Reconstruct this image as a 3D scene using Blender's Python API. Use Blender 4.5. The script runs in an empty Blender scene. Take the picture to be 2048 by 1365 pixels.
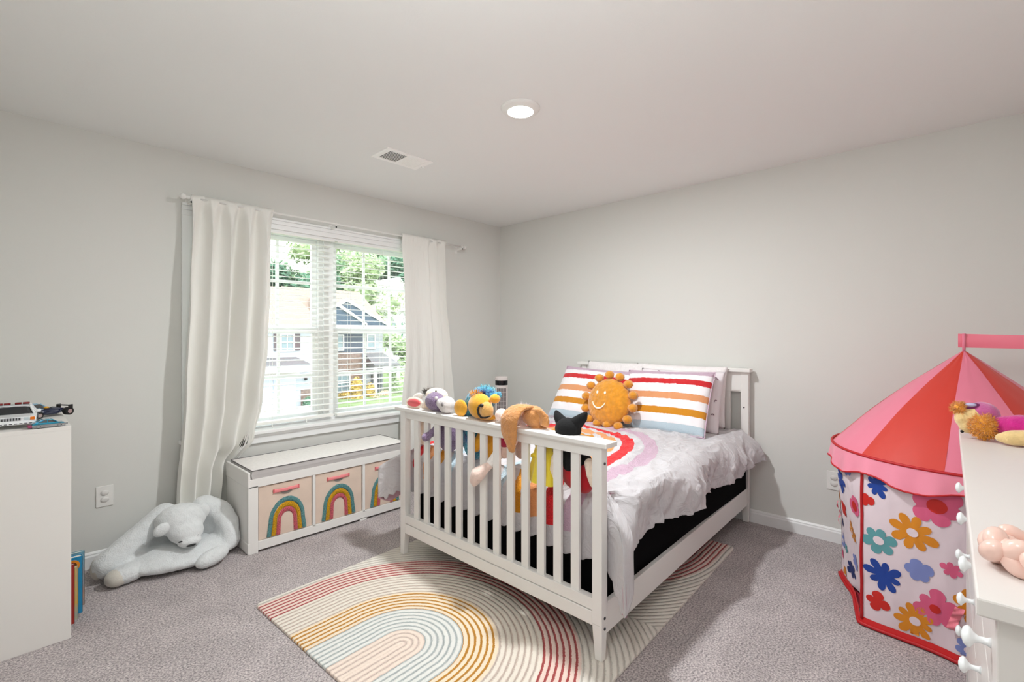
import bpy, bmesh, math, random
from mathutils import Vector, Matrix, Euler, noise
random.seed(7)
PI = math.pi
sc = bpy.context.scene
COL = sc.collection

# ------------------------------------------------------------------ camera, world, sun, exposure
cam_d = bpy.data.cameras.new('camera'); cam = bpy.data.objects.new('camera', cam_d); COL.objects.link(cam)
cam.location = (-3.5795, -3.543, 1.297)
cam.rotation_euler = (math.radians(90), 0, math.radians(43.27 - 90))
cam_d.sensor_width = 36.0; cam_d.lens = 957.0/2048.0*36.0
cam_d.shift_y = -10.5/2048.0; cam_d.clip_start = 0.02; cam_d.clip_end = 400
sc.camera = cam

def new_world():
    w = bpy.data.worlds.new('world'); sc.world = w; w.use_nodes = True
    nt = w.node_tree; nt.nodes.clear()
    out = nt.nodes.new('ShaderNodeOutputWorld'); bg = nt.nodes.new('ShaderNodeBackground')
    tc = nt.nodes.new('ShaderNodeTexCoord'); sp = nt.nodes.new('ShaderNodeSeparateXYZ')
    rp = nt.nodes.new('ShaderNodeValToRGB')
    nt.links.new(tc.outputs['Generated'], sp.inputs[0]); nt.links.new(sp.outputs[2], rp.inputs[0])
    e = rp.color_ramp.elements
    e[0].position = 0.0; e[0].color = (1.0, 0.99, 0.97, 1)
    e[1].position = 0.7; e[1].color = (0.80, 0.89, 1.0, 1)
    nt.links.new(rp.outputs[0], bg.inputs[0]); bg.inputs[1].default_value = 3.4
    nt.links.new(bg.outputs[0], out.inputs[0])
new_world()
sun_d = bpy.data.lights.new('sun', 'SUN'); sun = bpy.data.objects.new('sun', sun_d); COL.objects.link(sun)
sun_d.energy = 1.6; sun_d.angle = math.radians(1.0); sun_d.color = (1.0, 0.96, 0.90)
sun.rotation_euler = (math.radians(48), 0, math.radians(-28))
sun.location = (0, -6, 20)
vs = sc.view_settings
sc.display_settings.display_device = 'sRGB'
vs.view_transform = 'Standard'; vs.look = 'None'; vs.gamma = 1.0; vs.exposure = 0.68
vs.use_curve_mapping = False
try:
    cy = sc.cycles
    cy.max_bounces = 12; cy.diffuse_bounces = 8; cy.transparent_max_bounces = 24
    cy.sample_clamp_indirect = 8.0; cy.caustics_reflective = False; cy.caustics_refractive = False
except Exception:
    pass

# ------------------------------------------------------------------ helpers
WM = {}
def lin(h):
    if isinstance(h, str):
        h = h.lstrip('#'); c = [int(h[i:i+2], 16)/255.0 for i in (0, 2, 4)]
    else: c = list(h)
    return tuple([(v/12.92 if v <= 0.04045 else ((v+0.055)/1.055)**2.4) for v in c] + [1.0])
MATS = {}
def mat(name, col, rough=0.6, bump=0.0, bscale=300.0, var=0.0, vscale=20.0, metal=0.0, sheen=0.0, spec=0.5, emit=None, estr=0.0, trans=0.0, coat=0.0, detail=3.0, vcol=None):
    if name in MATS: return MATS[name]
    m = bpy.data.materials.new(name); m.use_nodes = True; MATS[name] = m
    nt = m.node_tree; b = nt.nodes['Principled BSDF']
    c = lin(col); b.inputs['Base Color'].default_value = c
    b.inputs['Roughness'].default_value = rough; b.inputs['Metallic'].default_value = metal
    b.inputs['Specular IOR Level'].default_value = spec
    b.inputs['Sheen Weight'].default_value = sheen
    b.inputs['Coat Weight'].default_value = coat
    if trans: b.inputs['Transmission Weight'].default_value = trans
    if emit is not None:
        b.inputs['Emission Color'].default_value = lin(emit); b.inputs['Emission Strength'].default_value = estr
    tc = None
    if bump or var:
        tc = nt.nodes.new('ShaderNodeTexCoord')
    if var:
        n = nt.nodes.new('ShaderNodeTexNoise'); n.inputs['Scale'].default_value = vscale; n.inputs['Detail'].default_value = 4
        r = nt.nodes.new('ShaderNodeValToRGB'); e = r.color_ramp.elements
        e[0].position = 0.3; e[1].position = 0.7
        c2 = lin(vcol) if vcol else None
        e[0].color = c2 if c2 else tuple([v*(1-var) for v in c[:3]]+[1]); e[1].color = c if c2 else tuple([min(1, v*(1+var)) for v in c[:3]]+[1])
        nt.links.new(tc.outputs['Object'], n.inputs['Vector']); nt.links.new(n.outputs[0], r.inputs[0]); nt.links.new(r.outputs[0], b.inputs['Base Color'])
    if bump:
        n = nt.nodes.new('ShaderNodeTexNoise'); n.inputs['Scale'].default_value = bscale; n.inputs['Detail'].default_value = detail
        bp = nt.nodes.new('ShaderNodeBump'); bp.inputs['Strength'].default_value = min(1, bump); bp.inputs['Distance'].default_value = 0.004*max(1, bump)
        nt.links.new(tc.outputs['Object'], n.inputs['Vector']); nt.links.new(n.outputs[0], bp.inputs['Height']); nt.links.new(bp.outputs[0], b.inputs['Normal'])
    return m

def wm(o): return WM.get(o.name, Matrix.Identity(4))
def put(name, me, m=None, parent=None, smooth=False, bevel=0.0, segs=2):
    """link a mesh written in world coordinates, optionally as a child that keeps its place"""
    o = bpy.data.objects.new(name, me); COL.objects.link(o)
    if m is not None:
        for x in (m if isinstance(m, (list, tuple)) else [m]): me.materials.append(x)
    if smooth:
        me.polygons.foreach_set('use_smooth', [True]*len(me.polygons))
    if parent is not None:
        o.parent = parent; o.matrix_parent_inverse = wm(parent).inverted()
    WM[o.name] = Matrix.Identity(4)
    if bevel:
        b = o.modifiers.new('bevel', 'BEVEL'); b.width = bevel; b.segments = segs; b.limit_method = 'ANGLE'; b.angle_limit = math.radians(35)
    return o
def thing(name, label, cat, loc, rot=0.0, group=None):
    o = bpy.data.objects.new(name, None); COL.objects.link(o); o.empty_display_size = 0.05
    o.location = loc; o.rotation_euler = (0, 0, rot)
    WM[o.name] = Matrix.Translation(Vector(loc)) @ Matrix.Rotation(rot, 4, 'Z')
    o['label'] = label; o['category'] = cat
    if group: o['group'] = group
    return o
def tag(o, label, cat, group=None, kind=None):
    o['label'] = label; o['category'] = cat
    if group: o['group'] = group
    if kind: o['kind'] = kind
    return o
def struct(o): o['kind'] = 'structure'; return o

class MB:
    def __init__(s): s.v = []; s.f = []; s.mi = []; s.m = 0
    def add(s, vs_, fs):
        b = len(s.v); s.v += [tuple(v) for v in vs_]
        for f in fs: s.f.append(tuple(i+b for i in f)); s.mi.append(s.m)
    def box(s, x0, y0, z0, x1, y1, z1, M=None):
        x0, x1 = min(x0, x1), max(x0, x1); y0, y1 = min(y0, y1), max(y0, y1); z0, z1 = min(z0, z1), max(z0, z1)
        vs_ = [Vector(p) for p in ((x0,y0,z0),(x1,y0,z0),(x1,y1,z0),(x0,y1,z0),(x0,y0,z1),(x1,y0,z1),(x1,y1,z1),(x0,y1,z1))]
        if M is not None: vs_ = [M @ p for p in vs_]
        s.add(vs_, [(0,3,2,1),(4,5,6,7),(0,1,5,4),(1,2,6,5),(2,3,7,6),(3,0,4,7)]); return s
    def hexa(s, b4, t4):
        s.add(list(b4)+list(t4), [(0,3,2,1),(4,5,6,7),(0,1,5,4),(1,2,6,5),(2,3,7,6),(3,0,4,7)]); return s
    def prism(s, pts, fn0, fn1):
        n = len(pts); a = [fn0(p) for p in pts]; b = [fn1(p) for p in pts]
        s.add(a+b, [tuple(range(n-1, -1, -1)), tuple(range(n, 2*n))]+[(i, (i+1) % n, n+(i+1) % n, n+i) for i in range(n)]); return s
    def grid(s, nu, nv, fn, cu=False, cv=False):
        vs_ = [fn(i/(nu if cu else nu-1), j/(nv if cv else nv-1)) for j in range(nv) for i in range(nu)]
        fs = []
        for j in range(nv if cv else nv-1):
            for i in range(nu if cu else nu-1):
                a = j*nu+i; b = j*nu+(i+1) % nu; c = ((j+1) % nv)*nu+(i+1) % nu; d = ((j+1) % nv)*nu+i
                fs.append((a, b, c, d))
        s.add(vs_, fs); return s
    def lathe(s, prof, c, n=32, M=None):
        vs_ = []; fs = []
        for (r, z) in prof:
            for i in range(n):
                a = 2*PI*i/n; p = Vector((r*math.cos(a), r*math.sin(a), z))
                if M is not None: p = M @ p
                vs_.append(p+Vector(c))
        for j in range(len(prof)-1):
            for i in range(n): fs.append((j*n+i, j*n+(i+1) % n, (j+1)*n+(i+1) % n, (j+1)*n+i))
        fs.append(tuple(range(n-1, -1, -1))); fs.append(tuple((len(prof)-1)*n+i for i in range(n)))
        s.add(vs_, fs); return s
    def tube(s, pts, r, n=10, closed=False):
        pts = [Vector(p) for p in pts]; N = len(pts); rr = r if isinstance(r, (list, tuple)) else [r]*N
        vs_ = []; up = Vector((0, 0, 1))
        prev = None
        for i, p in enumerate(pts):
            if closed: t = pts[(i+1) % N]-pts[i-1]
            else: t = pts[min(i+1, N-1)]-pts[max(i-1, 0)]
            t = t.normalized() if t.length > 1e-9 else Vector((0, 0, 1))
            if prev is None:
                a = up if abs(t.z) < 0.9 else Vector((1, 0, 0)); u = t.cross(a).normalized()
            else:
                u = (prev-t*prev.dot(t)); u = u.normalized() if u.length > 1e-6 else t.orthogonal().normalized()
            prev = u; w = t.cross(u)
            for k in range(n):
                an = 2*PI*k/n; vs_.append(p+(u*math.cos(an)+w*math.sin(an))*rr[i])
        fs = []
        for i in range(N if closed else N-1):
            j = (i+1) % N
            for k in range(n): fs.append((i*n+k, i*n+(k+1) % n, j*n+(k+1) % n, j*n+k))
        if not closed: fs += [tuple(range(n-1, -1, -1)), tuple((N-1)*n+k for k in range(n))]
        s.add(vs_, fs); return s
    def ell(s, c, r, M=None, nu=20, nv=12):
        c = Vector(c); r = (r, r, r) if isinstance(r, (int, float)) else r
        vs_ = [(0, 0, -1)]; fs = []
        for j in range(1, nv):
            th = PI*j/nv
            for i in range(nu): vs_.append((math.sin(th)*math.cos(2*PI*i/nu), math.sin(th)*math.sin(2*PI*i/nu), -math.cos(th)))
        vs_.append((0, 0, 1))
        for i in range(nu): fs.append((0, 1+(i+1) % nu, 1+i))
        for j in range(nv-2):
            for i in range(nu): fs.append((1+j*nu+i, 1+j*nu+(i+1) % nu, 1+(j+1)*nu+(i+1) % nu, 1+(j+1)*nu+i))
        T = 1+(nv-1)*nu; b = 1+(nv-2)*nu
        for i in range(nu): fs.append((b+i, b+(i+1) % nu, T))
        out = []
        for v in vs_:
            p = Vector((v[0]*r[0], v[1]*r[1], v[2]*r[2]))
            if M is not None: p = M @ p
            out.append(c+p)
        s.add(out, fs); return s
    def fuzz(s, c, r, n, ln, w=0.002, up=0.0, M=None):
        c = Vector(c); r = (r, r, r) if isinstance(r, (int, float)) else r
        for _ in range(n):
            d = Vector((random.gauss(0, 1), random.gauss(0, 1), random.gauss(0, 1))).normalized()
            p = Vector((d.x*r[0], d.y*r[1], d.z*r[2]))
            if M is not None: p = M @ p; d = M.to_3x3() @ d
            p = c+p; e = p+(d+Vector((random.gauss(0, .45), random.gauss(0, .45), random.gauss(0, .45)+up))).normalized()*ln*random.uniform(.6, 1.2)
            a = d.orthogonal().normalized(); b = d.cross(a)
            s.add([p+a*w, p-a*w*.5+b*w*.86, p-a*w*.5-b*w*.86, e], [(0, 1, 3), (1, 2, 3), (2, 0, 3)])
        return s
    def me(s, name):
        me = bpy.data.meshes.new(name); me.from_pydata(s.v, [], s.f)
        if any(s.mi): me.polygons.foreach_set('material_index', s.mi)
        me.update(); return me
    def go(s, name, m, parent=None, **k): return put(name, s.me(name), m, parent, **k)

def fixn(me):
    bm = bmesh.new(); bm.from_mesh(me); bmesh.ops.recalc_face_normals(bm, faces=bm.faces); bm.to_mesh(me); bm.free(); return me
def R3(x=0, y=0, z=0): return Euler((math.radians(x), math.radians(y), math.radians(z))).to_matrix().to_4x4()
def blob(name, prims, m, parent=None, voxel=0.006, sm=6, fur=0.0, fs=120.0):
    """one continuous body: the union of ellipsoids and tapered chains, fused and smoothed"""
    b = MB()
    for p in prims:
        if p[0] == 'e': b.ell(p[1], p[2], p[3] if len(p) > 3 else None)
        else:
            pts = p[1]
            for i in range(len(pts)-1):
                (a, ra), (c, rc) = pts[i], pts[i+1]; a = Vector(a); c = Vector(c)
                n = max(2, int((c-a).length/(min(ra, rc)*.35))+1)
                for k in range(n+1):
                    t = k/n; b.ell(a.lerp(c, t), ra+(rc-ra)*t, nu=14, nv=9)
    me = b.me('tmp'); o = bpy.data.objects.new('tmp', me); COL.objects.link(o)
    r = o.modifiers.new('r', 'REMESH'); r.mode = 'VOXEL'; r.voxel_size = voxel
    s = o.modifiers.new('s', 'SMOOTH'); s.iterations = sm; s.factor = 0.6
    dg = bpy.context.evaluated_depsgraph_get()
    out = bpy.data.meshes.new_from_object(o.evaluated_get(dg)); out.name = name
    bpy.data.objects.remove(o); bpy.data.meshes.remove(me)
    if fur:
        nor = [v.normal.copy() for v in out.vertices]
        for v, n in zip(out.vertices, nor):
            v.co = v.co+n*(noise.noise(v.co*fs)*fur)
    out.materials.clear()
    return put(name, out, m, parent, smooth=True)
def copy_tree(o, parent=None, **kw):
    c = o.copy(); COL.objects.link(c); WM[c.name] = WM.get(o.name, Matrix.Identity(4))
    if parent is not None: c.parent = parent
    for ch in list(o.children): copy_tree(ch, c)
    return c
def join_into(o, mb, mats):
    """add loose printed shapes to the mesh they belong to"""
    me = o.data; base = len(me.materials)
    for m in mats: me.materials.append(m)
    bm = bmesh.new(); bm.from_mesh(me)
    vs_ = [bm.verts.new(v) for v in mb.v]
    for f, k in zip(mb.f, mb.mi):
        try: q = bm.faces.new([vs_[i] for i in f]); q.material_index = base+k; q.smooth = True
        except ValueError: pass
    bm.to_mesh(me); bm.free(); me.update()
def nz(x, y=0.0, z=0.0): return noise.noise(Vector((x, y, z)))

# ------------------------------------------------------------------ plain materials
white_paint = mat('white_painted_wood', '#e9e7e4', 0.42, bump=.04, bscale=60)
trim_white = mat('trim_white', '#eceded', 0.4)
plastic_white = mat('plastic_white', '#e8e7e4', 0.35)
black_m = mat('black_part', '#0b0b0d', 0.5)
steel = mat('screw_steel', '#55555a', 0.35, metal=0.8)
# ------------------------------------------------------------------ room shell
H = 2.44
wall_m = mat('wall_paint', '#dadad6', 0.9, bump=.05, bscale=220, spec=.25)
ceil_m = mat('ceiling_paint', '#ecedec', 0.95, bump=.08, bscale=160, spec=.2)
XL, YN = -3.80, -4.07
# carpet
def carpet_mat():
    m = bpy.data.materials.new('carpet'); m.use_nodes = True; nt = m.node_tree; b = nt.nodes['Principled BSDF']
    b.inputs['Roughness'].default_value = 1.0; b.inputs['Specular IOR Level'].default_value = .1; b.inputs['Sheen Weight'].default_value = .15
    tc = nt.nodes.new('ShaderNodeTexCoord')
    n1 = nt.nodes.new('ShaderNodeTexNoise'); n1.inputs['Scale'].default_value = 125; n1.inputs['Detail'].default_value = 3; n1.inputs['Roughness'].default_value = .7
    n2 = nt.nodes.new('ShaderNodeTexNoise'); n2.inputs['Scale'].default_value = 5.5; n2.inputs['Detail'].default_value = 3; n2.inputs['Distortion'].default_value = .8
    r1 = nt.nodes.new('ShaderNodeValToRGB'); e = r1.color_ramp.elements
    e[0].position = .36; e[0].color = lin('#80777a'); e[1].position = .64; e[1].color = lin('#ddd3d1')
    r2 = nt.nodes.new('ShaderNodeValToRGB'); e = r2.color_ramp.elements
    e[0].position = .35; e[0].color = (.90, .90, .90, 1); e[1].position = .62; e[1].color = (1.05, 1.05, 1.05, 1)
    mx = nt.nodes.new('ShaderNodeMix'); mx.data_type = 'RGBA'; mx.blend_type = 'MULTIPLY'; mx.inputs[0].default_value = 1
    for n in (n1, n2): nt.links.new(tc.outputs['Object'], n.inputs['Vector'])
    nt.links.new(n1.outputs[0], r1.inputs[0]); nt.links.new(n2.outputs[0], r2.inputs[0])
    nt.links.new(r1.outputs[0], mx.inputs[6]); nt.links.new(r2.outputs[0], mx.inputs[7]); nt.links.new(mx.outputs[2], b.inputs['Base Color'])
    bp = nt.nodes.new('ShaderNodeBump'); bp.inputs['Strength'].default_value = .9; bp.inputs['Distance'].default_value = .008
    nt.links.new(n1.outputs[0], bp.inputs['Height']); nt.links.new(bp.outputs[0], b.inputs['Normal'])
    return m
struct(MB().box(XL-.15, YN-.15, -.12, .15, .15, 0).go('floor', carpet_mat()))
struct(MB().box(XL-.15, YN-.15, H, .15, .15, H+.12).go('ceiling', ceil_m))
struct(MB().box(0, YN-.15, 0, .15, .15, H).go('wall_right', wall_m))
struct(MB().box(XL-.15, YN-.15, 0, XL, .15, H).go('wall_side', wall_m))
struct(MB().box(XL, YN-.15, 0, 0, YN, H).go('wall_rear', wall_m))
WX0, WX1, WZ0, WZ1 = -2.76, -.955, .625, 2.055
w = MB()
w.box(XL, 0, 0, WX0, .15, H); w.box(WX1, 0, 0, 0, .15, H); w.box(WX0, 0, 0, WX1, .15, WZ0); w.box(WX0, 0, WZ1, WX1, .15, H)
struct(w.go('wall_window', wall_m))
# baseboards with a stepped cap
def baseb(name, p0, p1, nrm):
    p0 = Vector(p0); p1 = Vector(p1); n = Vector(nrm)
    prof = [(0, 0), (.014, 0), (.014, .064), (.010, .072), (.010, .078), (.004, .086), (0, .088)]
    k = len(prof); vs_ = [p0+n*a+Vector((0, 0, b)) for a, b in prof]+[p1+n*a+Vector((0, 0, b)) for a, b in prof]
    b = MB(); b.add(vs_, [(i, (i+1) % k, k+(i+1) % k, k+i) for i in range(k)]+[tuple(range(k)), tuple(range(2*k-1, k-1, -1))])
    o = b.go(name, trim_white); fixn(o.data); struct(o)
baseb('baseboard_window', (XL, 0, 0), (0, 0, 0), (0, -1, 0))
baseb('baseboard_right', (0, -.015, 0), (0, YN, 0), (-1, 0, 0))
baseb('baseboard_side', (XL, YN, 0), (XL, -.015, 0), (1, 0, 0))

# ------------------------------------------------------------------ window: casing, stool, two sashes per unit, muntins, glass
win = bpy.data.objects.new('window_1', None); COL.objects.link(win); win.location = (-1.857, .1, WZ0); WM['window_1'] = Matrix.Translation(Vector((-1.857, .1, WZ0))); struct(win)
c = MB()
for (a, b_, d) in ((2.050, 2.085, .018), (2.085, 2.112, .022), (2.112, 2.128, .028)):
    c.box(WX0-.062, -d, a, WX1+.062, 0, b_)
c.box(WX0-.062, -.02, WZ0, WX0, 0, 2.05); c.box(WX1, -.02, WZ0, WX1+.062, 0, 2.05)
c.go('window_casing', trim_white, win, bevel=.003)
MB().box(WX0-.075, -.055, WZ0-.002, WX1+.075, .06, WZ0+.022).box(WX0-.05, -.022, WZ0-.068, WX1+.05, 0, WZ0-.002).box(WX0-.05, -.03, WZ0-.024, WX1+.05, 0, WZ0-.002).go('window_sill', trim_white, win, bevel=.004)
c = MB()
c.box(WX0, 0, WZ0+.02, WX0+.02, .15, WZ1); c.box(WX1-.02, 0, WZ0+.02, WX1, .15, WZ1); c.box(WX0, 0, WZ1-.02, WX1, .15, WZ1); c.box(WX0, .055, WZ0+.0, WX1, .15, WZ0+.035)
c.go('window_jamb', trim_white, win)
MB().box(-1.912, .085, WZ0+.03, -1.79, .15, WZ1-.02).box(-1.875, .072, WZ0+.03, -1.83, .09, WZ1-.02).go('window_mullion', trim_white, win, bevel=.003)
def glass_mat():
    m = bpy.data.materials.new('window_glass'); m.use_nodes = True; nt = m.node_tree; nt.nodes.clear()
    o = nt.nodes.new('ShaderNodeOutputMaterial'); t = nt.nodes.new('ShaderNodeBsdfTransparent'); g = nt.nodes.new('ShaderNodeBsdfGlossy')
    g.inputs['Roughness'].default_value = .02; t.inputs[0].default_value = (.96, .985, .975, 1)
    mx = nt.nodes.new('ShaderNodeMixShader'); mx.inputs[0].default_value = .05
    nt.links.new(t.outputs[0], mx.inputs[1]); nt.links.new(g.outputs[0], mx.inputs[2]); nt.links.new(mx.outputs[0], o.inputs[0]); return m
glass = glass_mat()
for (x0, x1) in ((WX0+.02, -1.912), (-1.79, WX1-.02)):
    up = MB(); lo = MB(); y0, y1 = .112, .14
    zm = 1.335
    up.box(x0, y0, zm, x0+.04, y1, WZ1-.02).box(x1-.04, y0, zm, x1, y1, WZ1-.02).box(x0+.001, y0-.001, WZ1-.055, x1-.001, y1+.001, WZ1-.021).box(x0+.001, y0-.001, zm-.02, x1-.001, y1+.001, zm+.028)
    lo.box(x0, y0-.02, WZ0+.035, x0+.045, y1-.02, zm+.02).box(x1-.045, y0-.02, WZ0+.035, x1, y1-.02, zm+.02).box(x0+.001, y0-.021, WZ0+.036, x1-.001, y1-.0185, WZ0+.085).box(x0+.001, y0-.021, zm-.022, x1-.001, y1-.0185, zm+.0212)
    for k in (1, 2):
        xm = x0+.04+(x1-x0-.08)*k/3
        up.box(xm-.011, .12, zm, xm+.011, .132, WZ1-.03); lo.box(xm-.011, .10, WZ0+.05, xm+.011, .112, zm)
    up.box(x0+.02, .1192, 1.69, x1-.02, .1328, 1.712); lo.box(x0+.02, .0992, .985, x1-.02, .1128, 1.007)
    for (nm, mb) in (('upper_sash', up), ('lower_sash', lo)): mb.go(nm, trim_white, win, bevel=.002)
    MB().box(x0+.03, .125, zm, x1-.03, .128, WZ1-.03).go('window_pane', glass, win)
    MB().box(x0+.03, .105, WZ0+.06, x1-.03, .108, zm).go('window_pane', glass, win)

# ------------------------------------------------------------------ blinds
slat_m = mat('blind_slat', '#f0f0ec', .45)
bs = slat_m.node_tree.nodes['Principled BSDF']; 
def blind(x0, x1, zb, label):
    t = thing('window_blind', label, 'blind', ((x0+x1)/2, .035, zb), group=None)
    MB().box(x0, .008, 2.030, x1, .062, 2.054).go('head_rail', slat_m, t, bevel=.002)
    MB().box(x0-.002, .001, 2.024, x1+.002, .007, 2.054).go('valance', slat_m, t, bevel=.001)
    b = MB(); z = zb+.052; k = 0; sl = math.radians(3.0)
    while z < 2.018:
        n = 6
        prof = []
        for i in range(n+1):
            a = -1+2*i/n; prof.append((.036+.0245*a*math.cos(sl), z+.0022*(1-a*a)+.0245*a*math.sin(sl)))
        top = [(p[0], p[1]+.0026) for p in prof]
        ring = prof+top[::-1]; kk = len(ring)
        vs_ = [(x0+.004, p[0], p[1]) for p in ring]+[(x1-.004, p[0], p[1]) for p in ring]
        b.add(vs_, [(i, kk+i, kk+(i+1) % kk, (i+1) % kk) for i in range(kk)]+[tuple(range(kk)), tuple(range(2*kk-1, kk-1, -1))])
        z += .0435; k += 1
    o = b.go('slats', slat_m, t); fixn(o.data)
    MB().box(x0, .010, zb, x1, .062, zb+.022).go('bottom_rail', slat_m, t, bevel=.003)
    cd = MB(); W_ = x1-x0
    for fx in (.14, .5, .86):
        xx = x0+W_*fx
        for yy in (.0105, .0615): cd.tube([(xx, yy, zb+.02), (xx, yy, 2.03)], .0009, 5)
        cd.tube([(xx+.012, .036, zb+.02), (xx+.012, .036, 2.03)], .0008, 5)
    cd.go('ladder_cord', mat('cord_white', '#f2f1ec', .8), t)
    return t
bl = blind(WX0+.026, -1.822, .672, 'white slatted blind on the half of the window next to the tall bunched curtain')
br = blind(-1.795, WX1-.026, .668, 'white slatted blind on the half of the window beside the bed footboard')
for xx in (-2.28, -2.04):
    MB().tube([(xx, .006, .678), (xx-.004, -.004, .664), (xx+.002, -.008, .650)], [.004, .003, .005], 8).go('cord_tassel', slat_m, bl, smooth=True)

# ------------------------------------------------------------------ curtain rod
t = thing('curtain_rod', 'thin white curtain rod with ball finials above the window', 'curtain rod', (-1.7, -.09, 2.14))
MB().tube([(-2.80, -.09, 2.146), (-.60, -.09, 2.140)], .0065, 12).go('rod', plastic_white, t, smooth=True)
for x in (-2.832, -.567):
    sg = 1 if x < -2 else -1
    MB().ell((x, -.09, 2.146 if x < -2 else 2.14), (.018, .018, .018)).tube([(x+sg*.012, -.09, 2.145), (x+sg*.045, -.09, 2.145)], .010, 12).go('finial', plastic_white, t, smooth=True)
for x in (-2.79, -1.859, -.605):
    b = MB().box(x-.006, -.1, 2.112, x+.006, -.0, 2.132).box(x-.014, -.006, 2.088, x+.014, 0, 2.15)
    b.tube([(x, -.10, 2.128), (x, -.104, 2.14), (x, -.10, 2.152)], .004, 6)
    o = b.go('bracket', plastic_white, t, bevel=.001)
    MB().lathe([(0.0, 0), (.006, 0), (.006, .003), (0.0, .003)], (0, 0, 0), 12, M=R3(90, 0, 0)).go('screw', black_m, o).data.transform(Matrix.Translation((x, -.101, 2.118)))

# ------------------------------------------------------------------ curtains
cur_m = mat('curtain_linen', '#e7e6e1', .85, bump=.12, bscale=420, sheen=.2)
def interp(tab, v):
    for (a, x), (b, y) in zip(tab, tab[1:]):
        if v <= b:
            t_ = (v-a)/(b-a) if b > a else 0; t_ = t_*t_*(3-2*t_); return x+(y-x)*t_
    return tab[-1][1]
def curtain(name, label, L, Rr, pleats, zb, ybase, flat=None):
    """L, Rr: (z, x) tables for the two edges; pleats: function of u, v giving (dx, dy)"""
    nu, nv = 150, 90
    def fn(u, v):
        z = 2.168-(2.168-zb(u))*v
        h = 2.168-z
        xl = interp(L, h); xr = interp(Rr, h)
        dx, dy = pleats(u, v, z)
        y = ybase(u, z)+dy
        # the rod pocket: hold the header close round the rod
        k = min(1, max(0, (h-.0)/.09)); 
        y = (-.09-.012)*(1-k)+y*k if h < .09 else y
        if h < .004: y = -.09
        return Vector((xl+(xr-xl)*u+dx*min(1, h/.05), y+.0025*nz(u*30, z*14), z))
    b = MB().grid(nu, nv, fn)
    o = b.go(name, cur_m, smooth=True)
    s = o.modifiers.new('solid', 'SOLIDIFY'); s.thickness = .003; s.offset = 0
    tag(o, label, 'curtain'); return o
def pl_left(u, v, z):
    h = 2.168-z
    a = .027+.014*min(1, h/1.0)
    s1 = math.sin(2*PI*(4.6*u+.18*math.sin(2.1*v)+.1))
    s2 = math.sin(2*PI*(9.5*u+.3+.25*v))
    crease = math.exp(-((u-.52-.05*math.cos(3*v))/.030)**2)
    dy = -a*s1-.006*s2+.050*crease*min(1, h/.35)+.022*math.exp(-((u-.80+.03*v)/.022)**2)*min(1, h/.5)
    dx = .018*math.cos(2*PI*(4.6*u+.1))*min(1, h/.25)
    # soft gathering where it is tucked behind the bench
    if u > .56 and z < .95: dy += .012*math.sin(40*(u-.56)+5*z)*(0.95-z)/.5
    return dx, dy
def sst(a, b, x):
    t_ = min(1, max(0, (x-a)/(b-a))); return t_*t_*(3-2*t_)
def yb_left(u, z):
    h = 2.168-z
    if u < .56: return -.080-.035*min(1, h/1.2)
    k = sst(.60, .49, z); return (-.080-.035*min(1, h/1.2))*(1-k)-.045*k
curtain('curtain', 'tall off-white curtain bunched to the floor and tucked behind the storage bench',
        [(0, -2.79), (.6, -2.815), (1.2, -2.84), (1.9, -2.875), (2.2, -2.885)],
        [(0, -2.305), (.5, -2.31), (.9, -2.33), (1.3, -2.37), (1.55, -2.42), (1.72, -2.50), (2.2, -2.565)],
        pl_left, lambda u: .02 if u < .80 else (.02+(u-.8)/.03*.40 if u < .83 else .42), yb_left)
def pl_right(u, v, z):
    h = 2.168-z
    w_ = max(0, (u-.50))/.5
    s1 = math.sin(2*PI*(u-.5)*5.0+.6) if u > .5 else 0
    dy = -.028*s1*min(1, w_*4)-.010*math.sin(2*PI*(1.7*u+.2))*min(1, h/.4)-.008*math.sin(2*PI*(5*u))*min(1, max(0, (h-.6)/.8))
    dx = .016*math.cos(2*PI*(u-.5)*5.0+.3)*min(1, w_*4)*min(1, h/.2)
    return dx, dy
curtain('curtain', 'shorter-looking off-white curtain hanging beside the bed between window and room corner',
        [(0, -1.27), (.5, -1.245), (1.0, -1.235), (1.5, -1.275), (2.2, -1.28)],
        [(0, -.795), (.5, -.775), (1.0, -.72), (1.5, -.665), (2.2, -.62)],
        pl_right, lambda u: .03, lambda u, z: -.085)

# ------------------------------------------------------------------ ceiling light and vent, outlets
t = thing('ceiling_light', 'round white disk light glowing on the ceiling', 'ceiling light', (-1.804, -1.93, H))
MB().lathe([(.004, 0), (.098, 0), (.098, -.006), (.092, -.012), (.070, -.022), (.064, -.022), (.064, -.014), (.004, -.014)][::-1], (-1.804, -1.93, H), 48).go('light_trim', plastic_white, t, smooth=False)
MB().lathe([(.002, -.0235), (.062, -.0235), (.064, -.020), (.002, -.020)], (-1.804, -1.93, H), 48).go('diffuser', mat('led_diffuser', '#ffffff', .5, emit='#fffaf2', estr=14), t)
ld = bpy.data.lights.new('ceiling_lamp', 'AREA'); ld.shape = 'DISK'; ld.size = .124; ld.energy = 27; ld.color = (.955, .985, .995)
lo_ = bpy.data.objects.new('ceiling_lamp', ld); COL.objects.link(lo_); lo_.parent = t; lo_.matrix_parent_inverse = wm(t).inverted(); lo_.location = (-1.804, -1.93, H-.026)
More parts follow.
